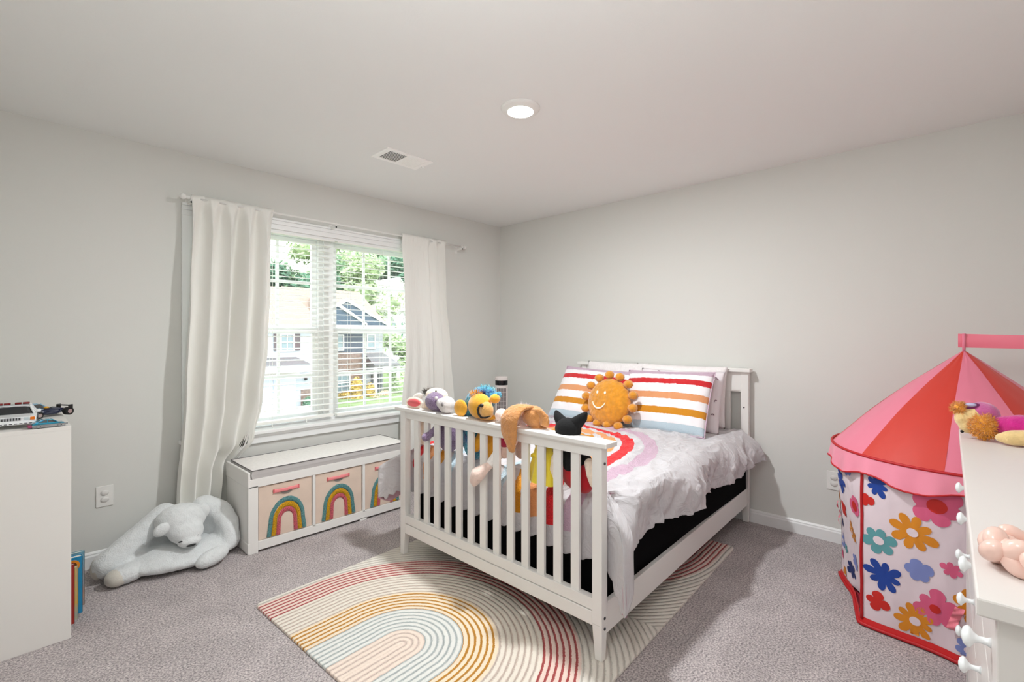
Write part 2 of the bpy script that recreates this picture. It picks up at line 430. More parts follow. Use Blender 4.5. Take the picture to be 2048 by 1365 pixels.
# added glowing globe, out of view above the camera, for soft frontal fill
PX, PY, PZ = -3.12, -3.02, 1.93
tp = thing('added_fill_globe', 'added glowing white globe hung out of view as frontal fill light', 'fill light', (PX, PY, H))
MB().lathe([(.004, 0), (.055, 0), (.055, -.012), (.030, -.024), (.004, -.024)][::-1], (PX, PY, H), 32).go('fill_globe_mount', plastic_white, tp)
MB().tube([(PX, PY, H-.02), (PX, PY, PZ+.13)], .003, 8).go('cord', plastic_white, tp)
MB().lathe([(.004, .10), (.030, .10), (.034, .125), (.012, .145), (.004, .145)], (PX, PY, PZ), 24).go('fill_globe_holder', plastic_white, tp)
MB().ell((PX, PY, PZ), .115, None, 32, 20).go('fill_globe', mat('fill_globe_glow', '#ffffff', .5, emit='#f8fbfb', estr=26.5), tp, smooth=True)

vent_m = mat('vent_white', '#fbfaf8', .4)
t = thing('ceiling_vent', 'white rectangular ceiling air vent with louvres over a dark plate', 'vent', (-1.815, -.91, H))
b = MB()
X0, X1, Y0, Y1 = -1.985, -1.645, -1.008, -.812
b.box(X0, Y0, H-.006, X1, Y0+.028, H); b.box(X0, Y1-.028, H-.006, X1, Y1, H); b.box(X0, Y0+.028, H-.006, X0+.035, Y1-.028, H); b.box(X1-.035, Y0+.028, H-.006, X1, Y1-.028, H); b.box(-1.822, Y0+.028, H-.006, -1.808, Y1-.028, H)
b.go('vent_frame', vent_m, t)
MB().box(X0+.02, Y0+.02, H-.0015, X1-.02, Y1-.02, H).go('vent_shade_plate', mat('vent_shade_tone', '#24221f', .9), t)  # flat dark plate, colour stands in for the shade inside the vent
l1 = MB(); x = X0+.042
for k in range(11):
    l1.box(X0+.038+k*.0122, Y0+.028, H-.0045, X0+.038+k*.0122+.0036, Y1-.028, H-.0025, None)
l1.go('louvre', vent_m, t)
l2 = MB()
for k in range(12):
    M = Matrix.Translation((-1.805+k*.0108, 0, H-.0042)) @ Matrix.Rotation(math.radians(-5), 4, 'Y')
    l2.box(0, Y0+.026, -.0006, .0125, Y1-.026, .0006, M)
l2.go('louvre', vent_m, t)
MB().tube([(X1-.012, -.90, H-.006), (X1-.012, -.90, H-.016)], .003, 8).box(X1-.016, -.915, H-.017, X1-.008, -.885, H-.013).go('damper_lever', vent_m, t)

def outlet(loc, ax, label):
    t = thing('wall_outlet', label, 'outlet', loc)
    x, y, z = loc
    def bx(a0, a1, z0, z1, d0, d1):
        if ax == 'y': return (x+a0, y-d1, z+z0, x+a1, y-d0, z+z1)
        return (x-d1, y+a0, z+z0, x-d0, y+a1, z+z1)
    MB().box(*bx(-.038, .038, -.058, .058, 0, .006)).go('cover_plate', plastic_white, t, bevel=.002)
    for zz in (.019, -.019):
        M = Matrix.Translation((x, y-.008, z+zz)) if ax == 'y' else Matrix.Translation((x-.008, y, z+zz))
        o = MB().ell((0, 0, 0), (.019, .006, .015) if ax == 'y' else (.006, .019, .015)).go('safety_cap', mat('cap_clear', '#dddbd8', .3), t, smooth=True)
        o.data.transform(M)
outlet((-3.187, 0, .388), 'y', 'white wall outlet with safety caps above the plush bear')
outlet((0, -2.955, .385), 'x', 'white wall outlet partly hidden behind the play tent')
# ------------------------------------------------------------------ bed
bed = thing('bed', 'white slatted wooden bed with tall footboard standing on the striped rug', 'bed', (-1.0, -1.8, 0))
FX0, FX1 = -1.970, -1.930
def post(parent, x0, x1, ya, yb, ztop, inner):
    """square post with a foot that tapers on its inner side; inner = +1 when the inner side is +y"""
    b = MB(); zt = .15
    b.box(x0, min(ya, yb), zt, x1, max(ya, yb), ztop)
    lo, hi = min(ya, yb), max(ya, yb)
    t_ = .014
    l2, h2 = (lo, hi-t_) if inner > 0 else (lo+t_, hi)
    b.hexa([(x0, l2, 0.012), (x1-.012, l2, 0.012), (x1-.012, h2, 0.012), (x0, h2, 0.012)], [(x0, lo, zt), (x1, lo, zt), (x1, hi, zt), (x0, hi, zt)])
    return b
fb = MB().box(FX0-.012, -1.078, .856, FX1+.03, -2.540, .876).go('footboard_cap', white_paint, bed, bevel=.003)
foot = MB().box(FX0+.005, -1.168, .812, FX1-.005, -2.466, .856).box(FX0+.002, -1.168, .845, FX1-.002, -2.466, .856).go('footboard_rail', white_paint, bed, bevel=.002)
MB().box(FX0+.004, -1.168, .198, FX1-.004, -2.466, .246).box(FX0+.001, -1.168, .140, FX1-.001, -2.466, .195).go('footboard_rail', white_paint, bed, bevel=.002)
o = post(bed, FX0, FX1, -1.120, -1.168, .856, -1).go('post', white_paint, bed, bevel=.002)
o = post(bed, FX0, FX1, -2.466, -2.512, .856, 1).go('post', white_paint, bed, bevel=.002)
for z in (.178, .106+.03, .79):
    MB().tube([(-1.950, -2.508, z), (-1.950, -2.5145, z)], .006, 12).go('bolt', steel, o, smooth=False)
for k in range(13):
    y = -1.168-.0927*(k+1)
    MB().box(FX0+.012, y-.021, .24, FX1-.012, y+.021, .82).go('footboard_slat', white_paint, bed, bevel=.002)
HX0, HX1 = -.068, -.033
MB().box(HX0-.025, -1.055, 1.045, HX1+.006, -2.487, 1.070).go('headboard_cap', white_paint, bed, bevel=.003)
for y0, inn in ((-1.085, -1), (-2.420, 1)):
    o = post(bed, HX0, HX1, y0, y0-.050, 1.045, inn)
    o = o.go('post', white_paint, bed, bevel=.002)
    for z in (.335, .80): MB().tube([(HX0+.003, y0-.022, z), (HX0-.001, y0-.022, z)], .0055, 10).go('bolt', steel, o)
MB().box(HX0+.006, -1.135, .905, HX1-.006, -2.42, 1.045).go('headboard_panel', white_paint, bed, bevel=.002)
MB().box(HX0+.004, -1.135, .14, HX1-.004, -2.42, .26).go('headboard_rail', white_paint, bed, bevel=.002)
for k in range(13):
    y = -1.135-.0918*(k+1)
    MB().box(HX0+.012, y-.02, .255, HX1-.012, y+.02, .91).go('headboard_slat', white_paint, bed, bevel=.002)
def rail(y0a, y1a, y0b, y1b):
    b = MB(); b.hexa([(FX1, y0a, .100), (HX0, y0b, .126), (HX0, y1b, .126), (FX1, y1a, .100)], [(FX1, y0a, .222), (HX0, y0b, .246), (HX0, y1b, .246), (FX1, y1a, .222)]); o = b.me('side_rail'); fixn(o); return put('side_rail', o, white_paint, bed, bevel=.002)
rail(-2.502, -2.480, -2.462, -2.440); rail(-1.130, -1.152, -1.090, -1.112)
bs_m = mat('black_fabric', '#060607', .95, bump=.1, bscale=400, spec=.1)
tag(MB().box(-1.872, -1.165, .135, -.075, -2.462, .40).go('box_spring', bs_m, bevel=.015), 'black fabric box spring under the white duvet inside the bed frame', 'box spring')
tag(MB().box(-1.865, -1.168, .401, -.080, -2.440, .600).go('mattress', mat('mattress_white', '#e8e6e2', .9), bevel=.03), 'white mattress lying under the duvet on the black box spring', 'mattress')

# duvet: one draped sheet with puffs, creases, scalloped hem and a hanging corner
def duvet_mat():
    m = bpy.data.materials.new('duvet_cotton'); m.use_nodes = True; nt = m.node_tree; b = nt.nodes['Principled BSDF']
    N = nt.nodes.new; L = nt.links.new
    b.inputs['Roughness'].default_value = .85; b.inputs['Specular IOR Level'].default_value = .25; b.inputs['Sheen Weight'].default_value = .2
    uv = N('ShaderNodeUVMap'); sp = N('ShaderNodeSeparateXYZ'); L(uv.outputs[0], sp.inputs[0])
    def math_(op, a, bb=None, c=None):
        n = N('ShaderNodeMath'); n.operation = op
        for i, x in enumerate((a, bb, c)):
            if x is None: continue
            if isinstance(x, (int, float)): n.inputs[i].default_value = x
            else: L(x, n.inputs[i])
        return n.outputs[0]
    # uv holds metres from the middle of the rainbow: u towards the pillows, v across; stored divided by 4 plus .5
    u = math_('MULTIPLY', math_('SUBTRACT', sp.outputs[0], .5), 4.0); v = math_('MULTIPLY', math_('SUBTRACT', sp.outputs[1], .5), 4.0)
    nn = N('ShaderNodeTexNoise'); nn.inputs['Scale'].default_value = 70; nn.inputs['Detail'].default_value = 2; L(uv.outputs[0], nn.inputs['Vector'])
    up = math_('MAXIMUM', u, 0.0)
    d = math_('SQRT', math_('ADD', math_('MULTIPLY', up, up), math_('MULTIPLY', v, v)))
    d = math_('ADD', d, math_('MULTIPLY', math_('SUBTRACT', nn.outputs[0], .5), .016))
    rp = N('ShaderNodeValToRGB'); rp.color_ramp.interpolation = 'CONSTANT'; e = rp.color_ramp.elements
    W = '#c6c3c6'
    stops = [(0, W), (.165, '#b9cdd8'), (.225, W), (.275, '#d08a16'), (.335, W), (.370, '#e39a62'), (.440, W), (.475, '#d8242b'), (.545, W), (.600, '#c6a9bb'), (.680, W)]
    e[0].position = 0; e[0].color = lin(W); e[1].position = stops[1][0]/.8; e[1].color = lin(stops[1][1])
    for p, c_ in stops[2:]:
        q = e.new(p/.8); q.color = lin(c_)
    L(math_('DIVIDE', d, .8), rp.inputs[0])
    end = math_('GREATER_THAN', u, -.745)
    end = math_('MULTIPLY', end, math_('GREATER_THAN', v, -.555))
    mx = N('ShaderNodeMix'); mx.data_type = 'RGBA'; mx.inputs[6].default_value = lin(W); L(end, mx.inputs[0]); L(rp.outputs[0], mx.inputs[7])
    L(mx.outputs[2], b.inputs['Base Color'])
    # tufting where coloured
    n2 = N('ShaderNodeTexNoise'); n2.inputs['Scale'].default_value = 520; L(uv.outputs[0], n2.inputs['Vector'])
    hs = N('ShaderNodeHueSaturation'); L(mx.outputs[2], hs.inputs['Color'])
    sx = N('ShaderNodeSeparateColor'); sx.mode = 'HSV'; L(mx.outputs[2], sx.inputs[0])
    msk = math_('GREATER_THAN', sx.outputs[1], .05)
    n3 = N('ShaderNodeTexNoise'); n3.inputs['Scale'].default_value = 34; n3.inputs['Detail'].default_value = 5; n3.inputs['Distortion'].default_value = 1.6; L(uv.outputs[0], n3.inputs['Vector'])
    rid = math_('SUBTRACT', 1.0, math_('MULTIPLY', math_('ABSOLUTE', math_('SUBTRACT', n3.outputs[0], .5)), 5.0))
    rid = math_('MULTIPLY', math_('MAXIMUM', rid, 0.0), .75)
    hh = math_('ADD', rid, 0.0)
    hh = math_('ADD', hh, math_('ADD', math_('MULTIPLY', msk, math_('ADD', math_('MULTIPLY', n2.outputs[0], 1.3), .9)), math_('MULTIPLY', n2.outputs[0], .06)))
    bp = N('ShaderNodeBump'); bp.inputs['Distance'].default_value = .006; bp.inputs['Strength'].default_value = .9; L(hh, bp.inputs['Height']); L(bp.outputs[0], b.inputs['Normal'])
    return m
duv_m = duvet_mat()
ZT = .632
def sstep(a, b, x):
    t_ = min(1, max(0, (x-a)/(b-a))); return t_*t_*(3-2*t_)
XE, YR, YL = -1.835, -2.455, -1.150      # where the top starts to roll over
XH = -.115
def over(d, r, out):
    """distance past an edge -> (outward, drop)"""
    if d <= 0: return 0.0, 0.0
    a = d/r
    if a < PI/2: return r*math.sin(a)*out, r*(1-math.cos(a))
    return r*out, r+(d-r*PI/2)
nu_, nv_ = 300, 290
S0, S1 = -.30, 1.75           # along the bed; 0 = foot edge, minus = over the foot
T0, T1 = -.36, 1.305+.36       # across; 0 = left edge
def catm(P, u):
    s = u*(len(P)-1); i = min(int(s), len(P)-2); f = s-i
    g = lambda k: Vector(P[max(0, min(len(P)-1, k))])
    p0, a, b_, p3 = g(i-1), g(i), g(i+1), g(i+2)
    return 0.5*((2*a)+(-p0+b_)*f+(2*p0-5*a+4*b_-p3)*f*f+(-p0+3*a-3*b_+p3)*f**3)
# plan paths the cloth follows round the two foot corners, from the foot face to the side; third value scales the length of the hang
CR = [(-1.893, -2.440, 1.0), (-1.912, -2.515, 1.10), (-1.948, -2.572, 1.30), (-1.968, -2.615, 1.52), (-1.900, -2.612, 1.36), (-1.835, -2.560, 1.0)]
CL = [(-1.893, -1.160, 1.0), (-1.905, -1.085, 1.0), (-1.985, -1.050, .98), (-2.045, -1.005, 1.08), (-1.950, -.985, 1.28), (-1.835, -1.045, 1.0)]
def duvet_pt(u, v):
    s = S0+(S1-S0)*u; t_ = T0+(T1-T0)*v
    hemR = .255+.012*nz(s*3.1, 2)+.022*sstep(.2, -.3, s)-.030*sstep(1.2, 1.75, s)+.006*nz(s*17, 5)
    hemL = .290+.02*nz(s*3, 9)
    hemF = .285+.018*abs(math.sin(t_*PI/.0985))+.012*nz(t_*4, 5)
    W = 1.305
    a0, b0 = s/S0, (t_-W)/(T1-W)     # 0..1 over the foot / over a side
    if s < 0: s = -a0*hemF
    if t_ < 0: bb = t_/T0; t_ = -bb*hemL
    elif t_ > W: bb = b0; t_ = W+bb*hemR
    else: bb = 0
    r = .045
    of, df = over(-s, .045, 1); orr, dr = over(t_-W, .075, 1); ol, dl = over(-t_, .07, 1)
    skew = .045*sstep(0, 1.7, s)
    x = XE+max(s, 0)-of; y = YL-min(max(t_, 0), W)+skew-orr*1.20+ol*1.4
    p = Vector((x*3.2, y*3.2, 0)); z = ZT
    z += .012*noise.noise(p)+.010*noise.noise(p*2.3+Vector((4, 1, 7)))
    wx, wy = x+.05*nz(x*4, y*4, 3), y+.05*nz(x*4, y*4, 9)
    q = abs(noise.noise(Vector((wx*5+3, wy*15, 2.2)))); z += .011*(1-min(1, q*3))
    q2 = abs(noise.noise(Vector(((wx+wy)*11, (wx-wy)*5, 5.2)))); z += .004*(1-min(1, q2*3.5))
    q3 = abs(noise.noise(Vector((wx*30, wy*9, 1.2)))); z += .002*(1-min(1, q3*3))
    z += .020*sstep(.25, .9, s)*sstep(0, .3, min(t_, W-t_))
    if df > 0 and (dr > 0 or dl > 0):
        right = dr > 0
        A = -s; B = (t_-W) if right else -t_
        phi = math.atan2(B, A)/(PI/2); rho = max(A, B)*(1-.0)+.12*min(A, B)
        c = catm(CR if right else CL, phi)
        k = sstep(0, .15, rho)
        cx, cy_ = XE, (YL-W if right else YL)
        x = cx+(c.x-cx)*k; y = cy_+(c.y-cy_)*k
        _, dd = over(rho, .055, 1); zz = z-dd*c.z
        x += .010*nz(rho*9, phi*6, 4)*k; y += .008*nz(rho*8, phi*5, 8)*k
        return Vector((x, y, max(zz, .05))), s, t_
    drop = df+dr+dl
    if dr > 0:
        k = sstep(0, .14, dr)
        ff = nz(x*4.2, 1.5, dr*1.5)*.055+nz(x*11+dr*8, 3, dr*2)*.030+(.5-abs(nz(x*17-dr*12, 7, dr*3)))*.024+(.5-abs(nz(x*30+dr*22, 9, dr*9)))*.010
        fade = sstep(0, .12, s)
        y -= k*(.010+ff*fade+.016*math.sin(9*x)*fade); x += k*.02*nz(x*6, 8, dr*3)*fade
        y -= .05*sstep(.9, 1.75, s)*k
        y = y*(fade)+(1-fade)*(YL-W-(YL-W+2.560)*k if True else y)
    if dl > 0:
        k = sstep(0, .2, dl); y += k*(.02+.05*nz(x*5, 21, 1))*sstep(0, .12, s)
    if df > 0:
        k = sstep(0, .09, df); lob = abs(math.sin((t_)*PI/.0985))**.7; fade = sstep(0, .05, min(t_, W-t_))
        x = XE+(-1.893-XE)*k+.028*k*(1-fade)*0-fade*k*(.030*lob-.012)-k*fade*.006*nz(y*24, 3, df*10)
        x = max(x, -1.924)
    return Vector((x, y, max(z-drop, .05))), s, t_
me = bpy.data.meshes.new('duvet'); vs_ = []; uvs = []
for j in range(nv_):
    for i in range(nu_):
        p, s, t_ = duvet_pt(i/(nu_-1), j/(nv_-1)); vs_.append(p)
        uvs.append((((s+XE)+1.30)/4+.5, ((t_-1.305)+(-1.150-1.305+1.305)*0+ (1.305-(-1.150+1.68)*1.0))/4+.5))
fs = [(j*nu_+i, (j+1)*nu_+i, (j+1)*nu_+i+1, j*nu_+i+1) for j in range(nv_-1) for i in range(nu_-1)]
me.from_pydata(vs_, [], fs); ul = me.uv_layers.new(name='UVMap')
for lp in me.loops: ul.data[lp.index].uv = uvs[lp.vertex_index]
duv = put('duvet', me, duv_m, smooth=True)
sd = duv.modifiers.new('solid', 'SOLIDIFY'); sd.thickness = .012; sd.offset = -1
duv_back = mat('duvet_underside', '#c9a2ae', .85)
me.materials.append(duv_back); sd.material_offset = 1; sd.material_offset_rim = 1
tag(duv, 'white puffy duvet with a tufted rainbow draped over the bed', 'duvet')

# ------------------------------------------------------------------ pillows
def pillow_mesh(name, w, h, th, M, m, parent=None, nx=46, ny=36, flange=.0, seed=0, pinch=.05, wr=.004, smooth=True):
    def side(sg):
        def fn(u, v):
            a = 2*u-1; b = 2*v-1
            px = a*(1-pinch*(1-abs(b)**2)*abs(a)**3); py = b*(1-pinch*1.2*(1-abs(a)**2)*abs(b)**3)
            t_ = max(0, (1-abs(a)**3.2))**.55*max(0, (1-abs(b)**3.2))**.55
            z = sg*th*.5*t_
            z += sg*wr*t_*(noise.noise(Vector((a*9, b*3, seed)))+.7*noise.noise(Vector((a*22, b*7, seed+3))))*1.4
            return M @ Vector((px*w/2, py*h/2+h/2, z))
        return fn
    b = MB(); b.grid(nx, ny, side(1)); n = len(b.v); b.grid(nx, ny, side(-1))
    me = b.me(name); 
    ul = me.uv_layers.new(name='UVMap')
    for lp in me.loops:
        k = lp.vertex_index % n; ul.data[lp.index].uv = ((k % nx)/(nx-1), (k//nx)/(ny-1))
    bm = bmesh.new(); bm.from_mesh(me); bmesh.ops.remove_doubles(bm, verts=bm.verts, dist=.0004); bmesh.ops.recalc_face_normals(bm, faces=bm.faces); bm.to_mesh(me); bm.free()
    return put(name, me, m, parent, smooth=smooth)
def stripe_mat(name, stops, W='#e8e5e8'):
    m = bpy.data.materials.new(name); m.use_nodes = True; nt = m.node_tree; b = nt.nodes['Principled BSDF']; N = nt.nodes.new; L = nt.links.new
    b.inputs['Roughness'].default_value = .85; b.inputs['Sheen Weight'].default_value = .2; b.inputs['Specular IOR Level'].default_value = .25
    uv = N('ShaderNodeUVMap'); sp = N('ShaderNodeSeparateXYZ'); L(uv.outputs[0], sp.inputs[0])
    nn = N('ShaderNodeTexNoise'); nn.inputs['Scale'].default_value = 40; L(uv.outputs[0], nn.inputs['Vector'])
    a = N('ShaderNodeMath'); a.operation = 'MULTIPLY_ADD'; L(nn.outputs[0], a.inputs[0]); a.inputs[1].default_value = .018
    L(sp.outputs[1], a.inputs[2])
    rp = N('ShaderNodeValToRGB'); rp.color_ramp.interpolation = 'CONSTANT'; e = rp.color_ramp.elements
    e[0].position = 0; e[0].color = lin(stops[0][1]); e[1].position = stops[1][0]; e[1].color = lin(stops[1][1])
    for p, c_ in stops[2:]: q = e.new(p); q.color = lin(c_)
    L(a.outputs[0], rp.inputs[0]); L(rp.outputs[0], b.inputs['Base Color'])
    n2 = N('ShaderNodeTexNoise'); n2.inputs['Scale'].default_value = 150; L(uv.outputs[0], n2.inputs['Vector'])
    sx = N('ShaderNodeSeparateColor'); sx.mode = 'HSV'; L(rp.outputs[0], sx.inputs[0])
    g = N('ShaderNodeMath'); g.operation = 'GREATER_THAN'; L(sx.outputs[1], g.inputs[0]); g.inputs[1].default_value = .04
    h = N('ShaderNodeMath'); h.operation = 'MULTIPLY_ADD'; L(g.outputs[0], h.inputs[0]); L(n2.outputs[0], h.inputs[1]); h.inputs[2].default_value = 0
    bp = N('ShaderNodeBump'); bp.inputs['Distance'].default_value = .006; bp.inputs['Strength'].default_value = .9; L(h.outputs[0], bp.inputs['Height']); L(bp.outputs[0], b.inputs['Normal'])
    return m
W = '#e8e5e8'
sh_m = stripe_mat('sham_stripes', [(0, '#e9eef2'), (.03, '#c3d5e0'), (.135, W), (.265, '#d78f1e'), (.365, W), (.50, '#e5a06f'), (.60, W), (.74, '#d3252c'), (.83, W), (.925, '#c9aec0')])
def lean(bottom, top, yc):
    """frame for a pillow standing on its long edge: local x runs to -y (the right as seen), local y up the lean"""
    up = Vector((top[0]-bottom[0], 0, top[1]-bottom[1])).normalized(); rt = Vector((0, -1, 0)); nr = rt.cross(up)
    M = Matrix.Identity(4)
    for i in range(3): M[i][0] = rt[i]; M[i][1] = up[i]; M[i][2] = nr[i]
    M[0][3], M[1][3], M[2][3] = bottom[0], yc, bottom[1]
    return M
def sham(yc, label, z0=.640, tilt=0, sd_=0, xb=-.575):
    M = lean((xb, z0), (-.325, 1.045), yc) @ Matrix.Rotation(math.radians(tilt), 4, 'Z') 
    o = pillow_mesh('pillow', .640, .460, .14, M, sh_m, seed=sd_, pinch=.03, wr=.006)
    pts = []
    for k in range(80):
        a = k/80*4; i = int(a); f = a-i
        cx, cy_ = [(-1+2*f, -1), (1, -1+2*f), (1-2*f, 1), (-1, 1-2*f)][i]
        px = cx*(1-.03*(1-abs(cy_)**2)*abs(cx)**3); py = cy_*(1-.036*(1-abs(cx)**2)*abs(cy_)**3)
        pts.append(M @ Vector((px*.320, py*.23+.23, 0)))
    MB().tube(pts, .0035, 6, closed=True).go('piping', mat('sham_piping', '#cdb3c4', .8), o, smooth=True)
    return tag(o, label, 'pillow', group='striped pillow shams')
sham(-1.425, 'white striped pillow sham nearest the window, half hidden by the sun cushion', tilt=-2, sd_=1)
sham(-2.035, 'white striped pillow sham fully facing out beside the sun cushion', tilt=1.5, sd_=8, xb=-.545)
sher = mat('sherpa_fleece', '#f1ecec', .95, bump=1.2, bscale=110, sheen=.4)
for yc, lb, sd_ in ((-2.00, 'white fleece pillow standing behind the small rainbow print pillow', 3), (-1.47, 'white fleece pillow leaning on the headboard nearer the window', 5)):
    M = lean((-.165, .652), (-.115, 1.07), yc)
    tag(pillow_mesh('pillow', .70 if yc < -1.8 else .56, .432, .13, M, sher, seed=sd_, pinch=.03, wr=.007), lb, 'pillow')
prm = mat('print_pillow', '#e6dfe3', .85)
M = lean((-.345, .640), (-.215, 1.05), -2.06)
pp = pillow_mesh('pillow', .62, .43, .11, M, prm, seed=12, pinch=.03)
tag(pp, 'pale pillow with small rainbow print between striped sham and fleece pillow', 'pillow')
b = MB(); random.seed(3); cols = ['#9c5a66', '#c59a4c', '#a76c78', '#8c6f7d']
for ci, cc in enumerate(cols): pass
for k in range(70):
    a, q = random.uniform(-.29, .29), random.uniform(.03, .40)
    t_ = max(0, (1-abs(a/.31)**3.2))**.55*max(0, (1-abs((q-.215)/.215)**3.2))**.55
    b.m = k % 4; rot = random.uniform(-.6, .6)
    for rr in (.010, .0065):
        pts = [M @ Vector((a+rr*math.cos(th+rot), q+rr*math.sin(th+rot), .055*t_+.0025)) for th in [PI*i/8 for i in range(9)]]
        b.tube(pts, .0015, 5)
join_into(pp, b, [mat('print_%d' % i, c_, .8) for i, c_ in enumerate(cols)])

# smiling round cushion
sun_fur = mat('mustard_fur', '#d48d14', .95, bump=.9, bscale=260, sheen=.6, var=.14, vscale=28)
sc_ = thing('sun_cushion', 'mustard furry round cushion with smile and small pompoms leaning on pillows', 'cushion', (-.63, -1.70, .64))
Ms = lean((-.655, .640), (-.565, 1.01), -1.700)
disc = []
body = blob('body', [('e', Ms @ Vector((0, .185, .0)), (.172, .172, .062), Ms.to_3x3().to_4x4())], sun_fur, sc_, voxel=.006, sm=2, fur=.004, fs=70)
for k in range(14):
    a = 2*PI*(k+.5)/14+.1
    c_ = Ms @ Vector((.196*math.cos(a), .188+.196*math.sin(a), .004))
    if c_.z < .668: c_.z = .668
    blob('pompom', [('e', c_, (.034, .034, .030))], sun_fur, sc_, voxel=.004, sm=2, fur=.003, fs=80)
fc = mat('cream_embroidery', '#fbf3dc', .7)
def zf(x, y): return .062*math.sqrt(max(0, 1-(x/.172)**2-((y-.185)/.172)**2))+.003
# features sit towards the side that faces the window
for ex in (-.070, -.003):
    b = MB().ell(Ms @ Vector((ex, .245, zf(ex, .245))), (.0085, .012, .004), Ms.to_3x3().to_4x4()); b.go('eye', fc, sc_, smooth=True)
pts = [Ms @ Vector((-.045+.056*math.cos(th), .190+.058*math.sin(th), zf(-.045+.056*math.cos(th), .190+.058*math.sin(th)))) for th in [PI*(1.08+.84*i/20) for i in range(21)]]
MB().tube(pts, [.0025+.004*math.sin(PI*i/20) for i in range(21)], 8).go('smile', fc, sc_, smooth=True)

# ------------------------------------------------------------------ rug
def rug_mat():
    m = bpy.data.materials.new('rug_wool'); m.use_nodes = True; nt = m.node_tree; b = nt.nodes['Principled BSDF']; N = nt.nodes.new; L = nt.links.new
    b.inputs['Roughness'].default_value = .95; b.inputs['Specular IOR Level'].default_value = .15; b.inputs['Sheen Weight'].default_value = .15
    tc = N('ShaderNodeTexCoord'); sp = N('ShaderNodeSeparateXYZ'); L(tc.outputs['Object'], sp.inputs[0])
    nn = N('ShaderNodeTexNoise'); nn.inputs['Scale'].default_value = 14; nn.inputs['Detail'].default_value = 3; L(tc.outputs['Object'], nn.inputs['Vector'])
    n5 = N('ShaderNodeTexNoise'); n5.inputs['Scale'].default_value = 120; n5.inputs['Detail'].default_value = 2; L(tc.outputs['Object'], n5.inputs['Vector'])
    def mt(op, a, bb=None, c=None):
        n = N('ShaderNodeMath'); n.operation = op
        for i, x in enumerate((a, bb, c)):
            if x is None: continue
            if isinstance(x, (int, float)): n.inputs[i].default_value = x
            else: L(x, n.inputs[i])
        return n.outputs[0]
    ax = mt('ABSOLUTE', sp.outputs[0])
    dx = mt('MAXIMUM', mt('SUBTRACT', .805, ax), 0.0)
    y = sp.outputs[1]
    d = mt('SQRT', mt('ADD', mt('MULTIPLY', dx, dx), mt('MULTIPLY', y, y)))
    dn = mt('ADD', d, mt('ADD', mt('MULTIPLY', mt('SUBTRACT', nn.outputs[0], .5), .006), mt('MULTIPLY', mt('SUBTRACT', n5.outputs[0], .5), .006)))
    P = .0262
    ph = mt('FRACT', mt('DIVIDE', mt('ADD', dn, .006), P))
    groove = mt('ABSOLUTE', mt('SUBTRACT', ph, .5))          # .5 in the groove, 0 on the crest
    # base colours by band, then the darker yarn in the lines
    def ramp(stops):
        rp = N('ShaderNodeValToRGB'); rp.color_ramp.interpolation = 'CONSTANT'; e = rp.color_ramp.elements
        e[0].position = 0; e[0].color = lin(stops[0][1]); e[1].position = stops[1][0]/1.2; e[1].color = lin(stops[1][1])
        for p, c_ in stops[2:]: q = e.new(p/1.2); q.color = lin(c_)
        L(mt('DIVIDE', dn, 1.2), rp.inputs[0]); return rp.outputs[0]
    base = ramp([(0, '#ead8ca'), (.095, '#dfdfda'), (.255, '#ecd9c0'), (.405, '#e6ddd0'), (.590, '#e9cfc4'), (.742, '#e6e0d6')])
    line = ramp([(0, '#e6d2c6'), (.095, '#c3cac9'), (.255, '#cf9132'), (.405, '#dccabd'), (.590, '#bb5554'), (.742, '#d9d2c8')])
    mk = mt('GREATER_THAN', groove, .315)
    mx = N('ShaderNodeMix'); mx.data_type = 'RGBA'; L(mk, mx.inputs[0]); L(base, mx.inputs[6]); L(line, mx.inputs[7])
    mv = N('ShaderNodeMix'); mv.data_type = 'RGBA'; mv.blend_type = 'MULTIPLY'; mv.inputs[0].default_value = .35
    rr = N('ShaderNodeValToRGB'); rr.color_ramp.elements[0].color = (.7, .7, .7, 1); L(n5.outputs[0], rr.inputs[0])
    L(mx.outputs[2], mv.inputs[6]); L(rr.outputs[0], mv.inputs[7]); L(mv.outputs[2], b.inputs['Base Color'])
    h = mt('SUBTRACT', mt('MULTIPLY', n5.outputs[0], .25), mt('MULTIPLY', mt('POWER', mt('MULTIPLY', groove, 2.0), 3.0), 1.0))
    bp = N('ShaderNodeBump'); bp.inputs['Distance'].default_value = .007; bp.inputs['Strength'].default_value = .9; L(h, bp.inputs['Height']); L(bp.outputs[0], b.inputs['Normal'])
    return m
b = MB(); LX, LY, r_ = 1.085, .775, .03
out = []
for cx, cy_, a0 in ((LX-r_, LY-r_, 0), (-LX+r_, LY-r_, 90), (-LX+r_, -LY+r_, 180), (LX-r_, -LY+r_, 270)):
    for k in range(7):
        a = math.radians(a0+15*k); out.append((cx+r_*math.cos(a), cy_+r_*math.sin(a)))
b.prism(out, lambda p: (p[0], p[1], .0005), lambda p: (p[0]*.998, p[1]*.998, .0115))
rug = b.go('rug', rug_mat(), bevel=.003)
rug.location = (-1.640, -1.805, 0); rug.rotation_euler = (0, 0, math.radians(2.4))
tag(rug, 'cream rug with red and mustard rainbow arches under the bed', 'rug')
